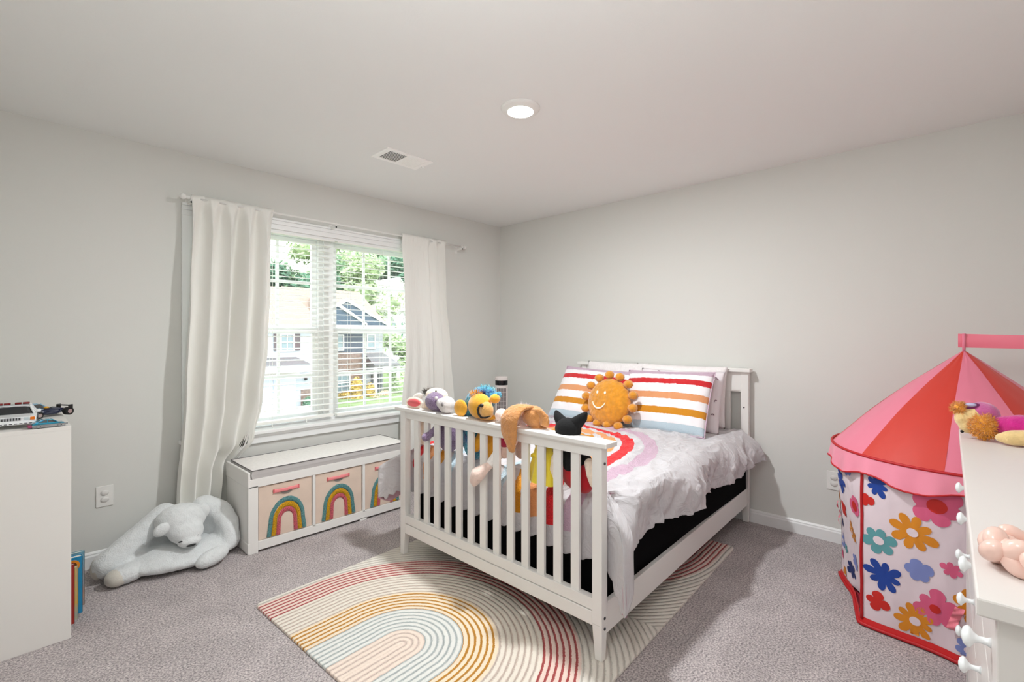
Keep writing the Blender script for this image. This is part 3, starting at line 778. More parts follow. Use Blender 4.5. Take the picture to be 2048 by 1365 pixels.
# ------------------------------------------------------------------ storage bench with cushion and three bins
bw = mat('bench_white', '#e9e7e4', .4)
t = thing('storage_bench', 'low white storage bench with three cubbies under the window', 'bench', (-2.02, -.28, 0))
BX0, BX1, BY0, BY1 = -2.592, -1.455, -.480, -.075
for a, b_ in ((BX0, BX0+.018), (BX1-.018, BX1)):
    pr = [(BY0+.012, .005), (BY1, .005), (BY1, .470), (BY0+.04, .470), (BY0+.018, .462), (BY0+.012, .44)]
    MB().prism(pr, lambda p, a=a: (a, p[0], p[1]), lambda p, b_=b_: (b_, p[0], p[1])).go('side_panel', bw, t, bevel=.002)
f = MB()
# face frame: stiles, top rail, mullions, bottom rail; the side panel rises past the seat at the ends
f.box(BX0, BY0, 0, BX0+.055, BY0+.018, .40); f.box(BX1-.055, BY0, 0, BX1, BY0+.018, .40)
f.box(BX0, BY0, .392, BX1, BY0+.018, .442)
f.box(BX0+.055, BY0, .014, BX1-.055, BY0+.018, .066)
for xa in (-2.207, -1.853): f.box(xa, BY0, .06, xa+.018, BY0+.018, .395)
for xa in (-1.873,): f.box(xa, BY0, 0, xa+.05, BY0+.018, .02)
o = f.go('face_frame', bw, t, bevel=.0012)
MB().box(BX0-.004, BY0-.002, .392, BX0+.012, BY1, .487).go('end_trim', bw, t, bevel=.006); MB().box(BX0-.004, BY0-.002, .004, BX0+.012, BY1, .066).go('base_trim', bw, t, bevel=.004)
MB().box(BX1-.012, BY0-.002, .392, BX1+.004, BY1, .487).go('end_trim', bw, t, bevel=.006)
c = MB().box(BX0+.01, BY0+.01, .425, BX1-.01, BY1, .441).box(BX0+.01, BY0+.014, .046, BX1-.01, BY1, .064).box(BX0+.01, BY1-.008, .05, BX1-.01, BY1, .43)
for xa in (-2.207, -1.853): c.box(xa, BY0+.018, .06, xa+.018, BY1, .43)
c.go('carcass', bw, t)
# seat cushion
cu = mat('cushion_fabric', '#e3dfdc', .9, bump=.2, bscale=500, var=.05, vscale=60)
cs = mat('cushion_side', '#b9b5b4', .9, bump=.2, bscale=500)
def cush(u, v, top):
    a = 2*u-1; b_ = 2*v-1
    e = (1-abs(a)**14)*(1-abs(b_)**8)
    z = (.490+.008*e+.0015*nz(a*9, b_*3)) if top else .443
    return Vector(((BX0+BX1)/2+a*.546*(1-.004*(abs(b_)**4)), -.279+b_*.192, z))
b = MB(); b.grid(70, 22, lambda u, v: cush(u, v, True)); b.grid(70, 22, lambda u, v: cush(u, 1-v, False))
b.m = 1
ring = [(i/40, 0) for i in range(40)]+[(1, i/14) for i in range(14)]+[(1-i/40, 1) for i in range(40)]+[(0, 1-i/14) for i in range(14)]
vs_ = [cush(u, v, True) for u, v in ring]; n = len(ring)
mid = [Vector((p.x, p.y, .466))+(Vector((p.x+2.02, p.y+.28, 0)).normalized()*.004) for p in vs_]; lo = [cush(u, v, False) for u, v in ring]
b.add(vs_+mid+lo, [(i+n*k, n*(k+1)+i, n*(k+1)+(i+1) % n, n*k+(i+1) % n) for k in (0, 1) for i in range(n)])
o = b.go('bench_cushion', [cu, cs], smooth=False)
for p in o.data.polygons: p.use_smooth = (p.material_index == 0)
fixn(o.data)
tag(o, 'grey piped seat cushion lying on the white storage bench', 'cushion')
MB().tube([v+Vector((0, 0, .001)) for v in vs_], .003, 6, closed=True).go('piping', mat('cushion_piping', '#6b6767', .8), o, smooth=True)
# bins
bin_m = mat('bin_canvas', '#ddc8b8', .95, bump=.25, bscale=500, var=.04, vscale=12)
arc_c = [mat('tuft_teal', '#5f8f90', .95, bump=1.6, bscale=260, var=.45, vscale=150), mat('tuft_yellow', '#cf9a15', .95, bump=1.6, bscale=260, var=.45, vscale=150), mat('tuft_pink', '#cb5f6a', .95, bump=1.6, bscale=260, var=.45, vscale=150)]
pinkh = mat('pink_ribbon', '#f08c8f', .55, sheen=.3)
def bin_(x0, x1, label, dx, dz):
    t = thing('fabric_bin', label, 'storage bin', ((x0+x1)/2, -.3, .068), group='rainbow fabric bins')
    y = BY0+.010
    b = MB()
    def front(u, v):
        e = (1-(2*u-1)**4)*(1-(2*v-1)**4)
        return Vector((x0+.003+(x1-x0-.006)*u, y-.004*e-.003*e*nz(u*3+x0*9, v*3), .068+.322*v-.006*math.sin(PI*u)*v**8))
    b.grid(26, 26, front); b.box(x0+.003, y+.002, .068, x1-.003, BY1-.02, .384)
    b.go('bin_body', bin_m, t, smooth=False)
    # grey patch painting the shade in the hand hole, then the ribbon
    cx = (x0+x1)/2+dx
    pr = [(.036*math.cos(a), -abs(.020*math.sin(a))) for a in [PI*i/14 for i in range(15)]]
    o = MB().prism(pr, lambda p: (cx+p[0], y-.0075, .335+p[1]), lambda p: (cx+p[0], y-.0055, .335+p[1])); o = o.go('hand_hole_shade', mat('hole_shade_grey', '#8e8984', .9), t); fixn(o.data)
    rb = MB(); rb.grid(24, 4, lambda u, v: Vector((cx-.075+.15*u, y-.008-.008*math.sin(PI*u), .334+.020*v+.018*u*0+.003*nz(u*9, 4))))
    o = rb.go('handle', pinkh, t, smooth=True); s_ = o.modifiers.new('s', 'SOLIDIFY'); s_.thickness = .004
    MB().box(cx-.079, y-.011, .332, cx-.071, y-.005, .356).box(cx+.071, y-.011, .332, cx+.079, y-.005, .356).go('handle_stitch', mat('pink_stitch', '#d96f74', .8), t)
    for ci, (ra, rb_) in enumerate(((.088, .112), (.062, .087), (.038, .061))):
        q = MB(); kx = .98; zc = .155
        def fn(u, v, ra=ra, rb_=rb_):
            r = ra+(rb_-ra)*v; L_ = .082; A = PI*.100*1.22; tot = 2*L_+A; s = u*tot
            if s < L_: px, pz = -r*1.0, zc-L_+s
            elif s > L_+A: px, pz = r*1.0, zc-(s-L_-A)
            else:
                a = PI-(s-L_)/A*PI; px, pz = r*math.cos(a), zc+r*1.26*math.sin(a)
            k = max(0, (zc-pz))/L_; px *= (1+.10*k)
            h = .006*math.sin(PI*min(1, max(0, v)))**.5
            return Vector((cx+.005+px*kx+.0012*nz(u*90, v*9, ci), y-.0045-h-.0016*nz(u*130, v*14, 7), max(.074, pz)+.001*nz(u*80, 3)))
        q.grid(120, 9, fn); q.go('rainbow_patch', arc_c[ci], t, smooth=True)
bin_(-2.535, -2.209, 'cream canvas bin with tufted rainbow nearest the plush bear', 0, 0)
bin_(-2.187, -1.855, 'cream canvas bin with tufted rainbow in the middle of the bench', -.01, 0)
bin_(-1.833, -1.512, 'cream canvas bin with tufted rainbow next to the bed, half hidden', -.004, 0)

# ------------------------------------------------------------------ tower fan in the corner
fan_m = mat('fan_pink_white', '#ece2df', .35)
t = thing('tower_fan', 'slim pinkish white tower fan with black band in the room corner', 'fan', (-.232, -.250, 0))
MB().lathe([(.12, 0), (.12, .012), (.10, .022), (.045, .03), (.03, .035)], (-.232, -.25, 0), 40).go('base', fan_m, t, smooth=False)
MB().lathe([(.056, .03), (.060, .045), (.062, .62), (.062, .815)], (-.232, -.25, 0), 40).go('body', fan_m, t, smooth=False)
MB().lathe([(.0615, .815), (.0615, .862)], (-.232, -.25, 0), 40).go('control_band', mat('fan_black', '#0c0c12', .25), t)
MB().lathe([(.063, .862), (.063, .888), (.058, .897), (.02, .899)], (-.232, -.25, 0), 40).go('top_cap', fan_m, t)
g = MB()
dirc = math.atan2(-3.543+.25, -3.5795+.232)
for k in range(9):
    a = dirc+(k-4)*.17; p = Vector((-.232+.0635*math.cos(a), -.25+.0635*math.sin(a), 0)); tx = Vector((-math.sin(a), math.cos(a), 0))
    g.box(-.0032, -.001, .36, .0032, .001, .79, Matrix.Translation(p) @ Matrix.Rotation(a+PI/2, 4, 'Z'))
g.go('grille', mat('grille_dark', '#5a4f55', .5), t)
g = MB()
for z in [.36+.0143*3*k for k in range(11)]:
    g.tube([(-.232+.0652*math.cos(a), -.25+.0652*math.sin(a), z) for a in [dirc+(j-8)*.09 for j in range(17)]], .0016, 5)
g.go('grille_ring', fan_m, t)

# ------------------------------------------------------------------ bookcase, books, toy cars
bk = mat('bookcase_white', '#e6e3df', .45)
t = thing('bookcase', 'white bookcase standing against the wall with toy cars on top', 'bookcase', (-3.58, -.435, 0))
CX0, CX1, CY0, CY1, CZ = -3.785, -3.381, -.761, -.110, .911
MB().box(CX0, CY0, 0, CX1, CY0+.018, CZ-.018).go('side_panel', bk, t, bevel=.001)
MB().box(CX0, CY1-.018, 0, CX1, CY1, CZ-.018).go('side_panel', bk, t, bevel=.001)
MB().box(CX0, CY0, CZ-.018, CX1, CY1, CZ).go('top_panel', bk, t, bevel=.001)
MB().box(CX0, CY0+.018, .02, CX0+.006, CY1-.018, CZ-.018).go('back_panel', bk, t)
for z in (.004, .33, .62): MB().box(CX0+.006, CY0+.018, z, CX1-.004, CY1-.018, z+.016).go('shelf', bk, t, bevel=.001)
page = mat('page_edges', '#efe8d6', .9)
def book(y, x1, depth, h, th, cov, label, lean_=0, extra=None):
    t = thing('book', label, 'book', (x1-depth/2, y, .021), group='books in the bookcase bottom shelf')
    M = Matrix.Translation((x1-depth/2, y, .021)) @ Matrix.Rotation(math.radians(lean_), 4, 'X')
    b = MB().box(-depth/2, -th/2, 0, depth/2, -th/2+.0025, h, M).box(-depth/2, th/2-.0025, 0, depth/2, th/2, h, M).box(depth/2-.003, -th/2, 0, depth/2, th/2, h, M)
    b.go('cover', cov, t, bevel=.001)
    MB().box(-depth/2+.004, -th/2+.003, .003, depth/2-.003, th/2-.003, h-.003, M).go('pages', page, t)
    return t, M
book(-.668, -3.364, .22, .262, .022, mat('book_red', '#a5281e', .5), 'red book standing nearest in the bookcase bottom shelf')
book(-.635, -3.349, .21, .236, .016, mat('book_yellow', '#d8b04c', .5, var=.3, vscale=9, vcol='#7fb3c0'), 'thin yellow and pale blue book between red and blue books')
tb, M = book(-.575, -3.330, .24, .262, .03, mat('book_blue', '#1487b8', .4), 'bright blue board book with rounded corners and orange badge')
o = MB().tube([M @ Vector((.085, -.0155, .225)), M @ Vector((.085, -.018, .225))], .026, 20).go('badge', mat('badge_orange', '#e08a1e', .5), tb)
o = MB().tube([M @ Vector((.085, -.0175, .225)), M @ Vector((.085, -.0195, .225))], .016, 20).go('badge_center', mat('badge_brown', '#5a3210', .5), tb)
book(-.50, -3.316, .24, .255, .022, mat('book_teal', '#2fa6c4', .4, var=.2, vscale=5, vcol='#c9895a'), 'teal and orange book standing behind the blue board book')
book(-.46, -3.372, .22, .295, .018, mat('book_dark', '#3a3d38', .6), 'tall dark thin book standing farthest back in the bottom shelf')

gl = mat('toy_glass', '#23272b', .08, spec=.8)
tyre = mat('toy_tyre', '#101010', .7); chrome = mat('toy_chrome', '#b9bcc2', .18, metal=1.0)
def car(label, loc, rot, L, W, Hh, paint, roof=True, kind='sedan', name='toy_car', gw=1.0):
    """body profile swept across the width; x forward"""
    t = thing(name, label, 'toy car', loc, rot)
    M = wm(t)
    low = .22*Hh
    if kind == 'sedan':
        prof = [(-.5, .28), (-.5, .58), (-.46, .64), (-.30, .66), (.18, .64), (.44, .56), (.5, .46), (.5, .26), (.47, .20), (-.47, .20)]
        cab = [(-.34, .63), (-.22, .97), (-.02, 1.0), (.06, .97), (.22, .62)]
    elif kind == 'sport':
        prof = [(-.5, .30), (-.5, .62), (-.42, .70), (-.1, .66), (.2, .62), (.42, .52), (.5, .38), (.5, .24), (-.48, .20)]
        cab = [(-.40, .66), (-.15, .96), (.0, 1.0), (.08, .95), (.26, .58)]
    nW = 9
    def sweep(pr, wf, tf):
        n = len(pr); vs_ = []
        for j in range(nW):
            a = -1+2*j/(nW-1); 
            for (x, z) in pr:
                k = 1-.05*abs(a)**4; zz = z-(.05*abs(a)**5 if z > .4 else 0)
                y = a*W/2*wf*(1-tf*max(0, (z-.62))/.38); vs_.append(M @ Vector((x*L*k, y, zz*Hh)))
        fs = [(j*n+i, j*n+(i+1) % n, (j+1)*n+(i+1) % n, (j+1)*n+i) for j in range(nW-1) for i in range(n)]+[tuple(range(n)), tuple(range(nW*n-1, (nW-1)*n-1, -1))]
        return vs_, fs
    b = MB(); b.add(*sweep(prof, 1, 0)); o = b.go('body', paint, t, bevel=.0015); fixn(o.data)
    b = MB(); b.add(*sweep(cab, .90, .22)); o = b.go('windows', gl, t, bevel=.001); fixn(o.data)
    b = MB(); r_ = [(x, z) for x, z in cab]; rf = [(-.235, .955), (-.02, 1.02), (.075, .955), (-.02, .985)] if kind == 'sedan' else [(-.16, .955), (.0, 1.02), (.09, .94), (0, .97)]
    b.add(*sweep(rf, .90, .22))
    for sg in (-1, 1):      # pillars
        for (xa, za), (xb, zb) in ((cab[0], cab[1]), (cab[-1], cab[-2]), ((-.05, .63), (-.05, .99))):
            ya = sg*W/2*.90; yb = sg*W/2*.90*(1-.22*(zb-.62)/.38)
            b.tube([M @ Vector((xa*L, ya, za*Hh)), M @ Vector((xb*L, yb, zb*Hh))], .045*Hh, 6)
    o = b.go('roof', paint, t); fixn(o.data)
    for sx in (-.31, .31):
        for sg in (-1, 1):
            r = .235*Hh; w_ = MB().tube([M @ Vector((sx*L, sg*(W/2-.10*W), r)), M @ Vector((sx*L, sg*(W/2+.012*W), r))], r, 18).go('wheel', tyre, t)
            MB().tube([M @ Vector((sx*L, sg*(W/2+.008*W), r)), M @ Vector((sx*L, sg*(W/2+.02*W), r))], r*.58, 14).go('hubcap', chrome, w_)
    return t, M
wp = mat('toy_white', '#edf0f2', .2, coat=.5)
t, M = car('white toy police car with red light bar at the front of the bookcase top', (-3.553, -.560, CZ+.001), math.radians(-93), .285, .150, .083, wp)
o = MB().box(-.030, -.050, .083, .0, .050, .0865, M).go('light_bar_base', chrome, t)
for ya, yb in ((-.052, -.030), (-.027, -.006), (.006, .027), (.030, .052)):
    MB().box(-.026, ya, .0865, -.004, yb, .0945, M).go('warning_light', mat('red_lens', '#7d1c1c', .15), t, bevel=.002)
g = MB().box(.1415, -.030, .034, .1435, .030, .046, M); g.go('grille', chrome, t, bevel=.0005)
g = MB()
for k in range(7): g.box(.143, -.026+k*.0082, .035, .1445, -.0225+k*.0082, .045, M)
g.go('grille_bars', gl, t)
for sg in (-1, 1):
    MB().box(.141, sg*.038, .034, .1432, sg*.056, .046, M).go('headlight', mat('lamp_clear', '#c9d6da', .1), t, bevel=.001)
    MB().box(.138, sg*.057, .034, .1425, sg*.071, .046, M).go('indicator', mat('amber', '#ea7a12', .2), t, bevel=.001)
MB().box(.1405, -.072, .017, .1465, .072, .027, M).go('bumper', wp, t, bevel=.002)
g = MB(); 
for k in range(9): g.box(.1463, -.062+k*.0145, .020, .1472, -.053+k*.0145, .023, M)
g.go('bumper_slots', black_m, t)
for sg in (-1, 1): MB().box(.02, sg*.074, .052, .034, sg*.088, .062, M).go('side_mirror', wp, t, bevel=.002)
bl_p = mat('toy_teal', '#1f8fae', .15, metal=.5, coat=.6)
t, M = car('small teal and chrome toy race car at the front corner of the bookcase top', (-3.450, -.728, CZ+.001), math.radians(4), .104, .046, .034, bl_p, kind='sport')
MB().box(-.058, -.0255, .008, .058, -.0235, .014, M).box(-.05, -.0252, .002, .05, -.024, .006, M).go('side_trim', chrome, t)
MB().box(-.062, -.026, .006, -.052, .026, .013, M).go('tail_bumper', mat('toy_magenta', '#a0245e', .3), t)
t, M = car('pale blue toy sports car parked beside the police car roof', (-3.478, -.225, CZ+.001), math.radians(-40), .13, .062, .050, mat('toy_blue', '#7fb6d6', .2, coat=.5), kind='sport')
# open wheel racer
navy = mat('toy_navy', '#101b3d', .25, coat=.5); yel = mat('toy_yellow', '#e7a812', .4)
t = thing('toy_race_car', 'dark navy open wheel toy racing car with yellow nose', 'toy car', (-3.440, -.362, CZ+.001), math.radians(212)); M = wm(t)
blob('body', [('c', [(M @ Vector((.085, 0, .018)), .006), (M @ Vector((.03, 0, .021)), .012), (M @ Vector((-.02, 0, .024)), .017), (M @ Vector((-.07, 0, .022)), .010)]), ('e', M @ Vector((-.015, 0, .017)), (.045, .030, .012), wm(t).to_3x3().to_4x4())], navy, t, voxel=.0022, sm=3)
for sx, r, w_ in ((.062, .0155, .018), (-.062, .0185, .022)):
    for sg in (-1, 1):
        q = MB().tube([M @ Vector((sx, sg*(.044-w_/2), r)), M @ Vector((sx, sg*(.044+w_/2), r))], r, 20).go('wheel', tyre, t)
        MB().tube([M @ Vector((sx, sg*(.044+w_/2), r)), M @ Vector((sx, sg*(.0455+w_/2), r))], r*.55, 14).go('hubcap', chrome, q)
    MB().tube([M @ Vector((sx, -.04, r)), M @ Vector((sx, .04, r))], .0022, 6).go('axle', black_m, t)
MB().box(.082, -.045, .010, .098, .045, .013, M).go('front_wing', yel, t)
MB().box(-.088, -.036, .042, -.070, .036, .045, M).box(-.088, -.038, .020, -.068, -.036, .048, M).box(-.088, .036, .020, -.068, .038, .048, M).go('rear_wing', black_m, t)
MB().ell(M @ Vector((.0, 0, .040)), (.010, .008, .008)).go('driver_helmet', yel, t, smooth=True)
MB().tube([M @ Vector((.01, -.013, .040)), M @ Vector((.022, 0, .043)), M @ Vector((.01, .013, .040)), M @ Vector((-.014, .012, .040))], .0018, 6).go('halo', black_m, t)

# ------------------------------------------------------------------ dresser
dw = mat('dresser_white', '#dcd7d4', .38, bump=.03, bscale=50)
th_ = math.radians(-.85)
DO = Vector((-2.695, -3.556, 0))            # near corner of the top
t = thing('dresser', 'tall white dresser with round knobs at the edge of the room', 'dresser', tuple(DO), -th_)
M = wm(t)   # local x away along the front, local -y into the dresser, +y out of the front
DL, DD, DH = 1.555, .49, .95
MB().box(0, -DD, DH-.025, DL, 0, DH, M).go('top_panel', dw, t, bevel=.003)
for xa in (.012, DL-.012-.035):
    MB().box(xa, -.055, 0, xa+.035, -.020, DH-.025, M).go('corner_post', dw, t, bevel=.002)
    MB().box(xa, -DD+.012, 0, xa+.035, -DD+.047, DH-.025, M).go('corner_post', dw, t, bevel=.002)
for xa in (.022, DL-.022-.012): MB().box(xa, -DD+.04, .10, xa+.012, -.05, DH-.03, M).go('side_panel', dw, t)
MB().box(.012, -.050, .085, DL-.012, -.024, .115, M).go('base_rail', dw, t, bevel=.002)
MB().box(.03, -DD+.02, .10, DL-.03, -DD+.028, DH-.03, M).go('back_panel', dw, t)
rows = [(.735, .915), (.500, .725), (.250, .490), (.120, .240)]; cols_ = [(.052, .772), (.782, DL-.052)]
kz = [.820, .610, .370, .180]
kx = [(.165, .490), (.828, 1.172)]
for (z0, z1), kzz in zip(rows, kz):
    for (x0, x1), kk in zip(cols_, kx):
        d = MB().box(x0, -.042, z0, x1, -.022, z1, M).go('drawer', dw, t, bevel=.002)
        for x in kk:
            R_ = Matrix.Translation((x, -.022, kzz)) @ Matrix.Rotation(math.radians(-90), 4, 'X')
            b = MB().lathe([(.008, 0), (.0055, .005), (.005, .014), (.008, .019), (.0155, .024), (.0165, .027), (.012, .032), (.003, .0345)], (0, 0, 0), 20)
            o = b.me('knob'); o.transform(M @ R_); put('knob', o, mat('knob_white', '#eef1f3', .25), d, smooth=True)

# pink knotted loop on the dresser
kn = mat('knot_pink', '#e8c4b8', .28, coat=.3)
t = thing('braided_knot', 'glossy pink braided knot ornament lying on the dresser top', 'ornament', (-2.545, -3.620, .95))
b = []
cx, cy_ = -2.545, -3.620
strand = [[], []]
nk = 12
for k in range(nk):
    a = 2*PI*k/nk
    for s in (0, 1):
        ph = a*nk/4+PI*s
        r = .040+.011*math.cos(ph); z = .951+.026+.010*math.sin(ph)
        M_ = Matrix.Rotation(a+PI/2, 4, 'Z') @ Matrix.Rotation(math.radians(38 if s else -38), 4, 'Y')
        MB().ell((cx+r*math.cos(a), cy_+r*math.sin(a), z), (.021, .0150, .0150), M_, 18, 12).go('strand_lobe', kn, t, smooth=True)
# ------------------------------------------------------------------ plush bear cushion on the floor
bearm = mat('bear_plush', '#dcdfe0', .95, bump=.9, bscale=150, sheen=.5, var=.05, vscale=30)
padm = mat('bear_pad', '#cfcac0', .9, bump=.3, bscale=200, sheen=.3)
t = thing('plush_bear', 'large pale grey plush bear lounger slumped on the carpet beside bench', 'plush toy', (-2.88, -.30, 0))
B_ = [('e', (-2.87, -.275, .052), (.300, .205, .058)),
      ('e', (-2.87, -.300, .072), (.230, .130, .050)),
      # raised back rim and hump behind the head
      ('c', [((-3.135, -.135, .085), .070), ((-3.00, -.105, .150), .080), ((-2.86, -.105, .195), .088), ((-2.74, -.125, .180), .092), ((-2.655, -.20, .105), .080)]),
      # arm on the left
      ('c', [((-2.935, -.150, .262), .060), ((-3.03, -.185, .195), .064), ((-3.13, -.215, .130), .068), ((-3.205, -.245, .082), .068)]),
      # arm on the right, hanging over
      ('c', [((-2.74, -.175, .255), .070), ((-2.675, -.235, .225), .066), ((-2.648, -.315, .165), .058), ((-2.655, -.36, .125), .045)]),
      ('e', (-2.655, -.27, .08), (.075, .15, .078))]
blob('body', B_, bearm, t, voxel=.012, sm=7, fur=.004, fs=40)
hd = blob('head', [('e', (-2.880, -.265, .240), (.128, .110, .088)), ('e', (-2.872, -.345, .190), (.088, .075, .062)), ('e', (-2.866, -.395, .150), (.060, .045, .032))], bearm, t, voxel=.009, sm=5, fur=.003, fs=50)
blob('ear', [('e', (-2.985, -.345, .232), (.045, .022, .036), R3(10, -20, 10))], bearm, t, voxel=.006, sm=4, fur=.002)
blob('ear', [('e', (-2.778, -.290, .262), (.036, .030, .048), R3(0, 20, -10))], bearm, t, voxel=.006, sm=4, fur=.002)
MB().ell((-2.868, -.438, .138), (.024, .007, .006)).go('nose', black_m, hd, smooth=True)
for x, z in ((-2.915, .165), (-2.835, .176)): MB().ell((x, -.418 if x < -2.88 else -.408, z), (.010, .006, .004)).go('eye', black_m, hd, smooth=True)
f = blob('foot', [('e', (-3.135, -.350, .050), (.090, .062, .048), R3(0, 0, 12))], bearm, t, voxel=.007, sm=4, fur=.003)
blob('paw_pad', [('e', (-3.178, -.362, .046), (.054, .054, .044), R3(0, 0, 12))], padm, f, voxel=.006, sm=4)
f = blob('foot', [('e', (-2.775, -.470, .052), (.092, .048, .044), R3(0, -10, 14))], bearm, t, voxel=.007, sm=4, fur=.003)
blob('paw_pad', [('e', (-3.243, -.236, .072), (.030, .052, .055))], padm, t, voxel=.006, sm=4)

# ------------------------------------------------------------------ soft toys along the footboard
def pm(n, c, **k):
    k.setdefault('bump', 1.5); k.setdefault('bscale', 170); k.setdefault('sheen', .5); k.setdefault('var', .08); k.setdefault('vscale', 60)
    return mat(n, c, .95, **k)
purple = pm('plush_purple', '#86708f', var=.30, vscale=190); greyw = pm('plush_muzzle', '#d3cdcb', bump=.6); pinkin = mat('ear_pink', '#e0565c', .8, sheen=.3)
cream = pm('plush_cream', '#ecdccb', bump=.6); whitep = pm('plush_white', '#efeae6', bump=.6)
t = thing('plush_donkey', 'purple plush donkey with grey muzzle and pink lined ear on the footboard', 'plush toy', (-1.90, -1.40, .64))
blob('body', [('e', (-1.918, -1.385, .928), (.050, .066, .052)), ('e', (-1.865, -1.44, .745), (.055, .075, .105)), ('c', [((-1.89, -1.41, .89), .035), ((-1.87, -1.44, .80), .045)]),
     ('c', [((-1.885, -1.395, .80), .026), ((-1.93, -1.400, .77), .020), ((-1.972, -1.400, .748), .021), ((-1.988, -1.392, .738), .024)])], purple, t, voxel=.006, sm=3, fur=.003, fs=110)
mz = blob('muzzle', [('e', (-1.935, -1.510, .923), (.046, .050, .046)), ('e', (-1.925, -1.455, .925), (.030, .035, .03))], greyw, t, voxel=.005, sm=4)
MB().ell((-1.975, -1.523, .930), (.006, .010, .012)).go('nostril', mat('grey_dark', '#8c8687', .9), mz, smooth=True)
MB().ell((-1.955, -1.445, .955), (.010, .010, .010)).go('ear_tag', greyw, t, smooth=True)
e = blob('ear', [('e', (-1.938, -1.215, .905), (.014, .090, .036), R3(-4, 0, 0))], cream, t, voxel=.005, sm=3)
blob('ear_lining', [('e', (-1.950, -1.225, .908), (.010, .066, .024), R3(-4, 0, 0))], pinkin, e, voxel=.004, sm=3)

t = thing('plush_pony', 'cream white plush pony with dark tuft lying behind the purple donkey', 'plush toy', (-1.86, -1.27, .64))
blob('body', [('e', (-1.868, -1.335, .955), (.050, .085, .042)), ('e', (-1.868, -1.205, .750), (.042, .050, .105)), ('c', [((-1.87, -1.30, .93), .035), ((-1.87, -1.22, .83), .035)])], cream, t, voxel=.006, sm=4)
MB().fuzz((-1.870, -1.262, .962), (.018, .030, .012), 240, .030, .0016, up=.7).go('forelock', mat('tuft_dark', '#4d4842', .9), t)
blob('ear', [('e', (-1.880, -1.160, .925), (.012, .060, .026), R3(-24, 0, 0))], whitep, t, voxel=.005, sm=3)
MB().ell((-1.912, -1.385, .985), (.005, .006, .004)).go('eye', black_m, t, smooth=True)

bluem = pm('plush_blue', '#45b4c8', var=.4, vscale=26, vcol='#1f3f86')
t = thing('plush_bluebird_spotted', 'turquoise plush toy with dark blue patches behind the yellow cub', 'plush toy', (-1.87, -1.68, .64)); t.name = 'plush_monster'; WM['plush_monster'] = WM['plush_bluebird_spotted']
blob('body', [('e', (-1.865, -1.705, .962), (.060, .112, .066), R3(-20, 0, 0)), ('e', (-1.890, -1.625, .905), (.040, .05, .036)), ('e', (-1.868, -1.655, .76), (.048, .075, .125)), ('e', (-1.862, -1.825, .995), (.022, .022, .018))], bluem, t, voxel=.006, sm=2, fur=.006, fs=90)
MB().fuzz((-1.865, -1.745, 1.012), (.03, .05, .02), 160, .022, .0018, up=.9).go('crest', pm('plush_blue_light', '#7fd0dc'), t)
MB().ell((-1.908, -1.765, 1.008), (.010, .020, .011)).go('eye_patch', mat('navy_patch', '#1d2a55', .9), t, smooth=True)

yelm = pm('plush_yellow', '#e0a125', bump=.4); ylt = pm('plush_yellow_pale', '#d9a55c', bump=.6)
t = thing('plush_cub', 'golden yellow plush cub with dark smile resting its head on footboard', 'plush toy', (-1.90, -1.78, .64))
blob('body', [('e', (-1.930, -1.768, .942), (.055, .070, .064)), ('e', (-1.868, -1.795, .76), (.048, .055, .115)), ('c', [((-1.91, -1.80, .885), .035), ((-1.88, -1.80, .82), .04)]), ('e', (-1.925, -1.82, .892), (.035, .05, .018)),
     ('e', (-1.915, -1.86, .985), (.028, .028, .024)), ('c', [((-1.89, -1.74, .78), .028), ((-1.915, -1.72, .72), .024)])], yelm, t, voxel=.006, sm=4)
e = blob('ear', [('e', (-1.938, -1.628, .918), (.016, .046, .046), R3(14, 0, 8))], yelm, t, voxel=.005, sm=4)
m_ = blob('muzzle', [('e', (-1.957, -1.845, .930), (.034, .036, .044))], ylt, t, voxel=.004, sm=4)
MB().ell((-1.985, -1.838, .957), (.010, .013, .009)).go('nose', black_m, m_, smooth=True)
MB().tube([(-1.985, -1.822, .957), (-1.988, -1.813, .935), (-1.986, -1.818, .912), (-1.984, -1.836, .898), (-1.978, -1.860, .900), (-1.964, -1.880, .908)], [.003, .005, .005, .005, .005, .003], 8).go('smile', black_m, m_, smooth=True)
MB().fuzz((-1.935, -1.745, .998), (.02, .028, .012), 170, .024, .0016, up=.5).go('forelock', pm('tuft_gold', '#dd9722'), t)

t = thing('plush_mouse', 'small grey pink plush with white spiky hair behind the pale pink toy', 'plush toy', (-1.80, -1.93, .64))
blob('body', [('e', (-1.815, -1.925, .905), (.035, .060, .035)), ('e', (-1.81, -1.935, .78), (.035, .05, .10))], pm('plush_greypink', '#c9b5ae'), t, voxel=.006, sm=3, fur=.003)
MB().fuzz((-1.815, -1.955, .935), (.02, .02, .01), 60, .034, .0014, up=.9).go('spiky_hair', mat('hair_white', '#f0e6e8', .8), t)
blob('ear', [('e', (-1.835, -1.995, .915), (.010, .030, .018), R3(-25, 0, 0))], mat('ear_magenta', '#b8224a', .8), t, voxel=.004, sm=3)

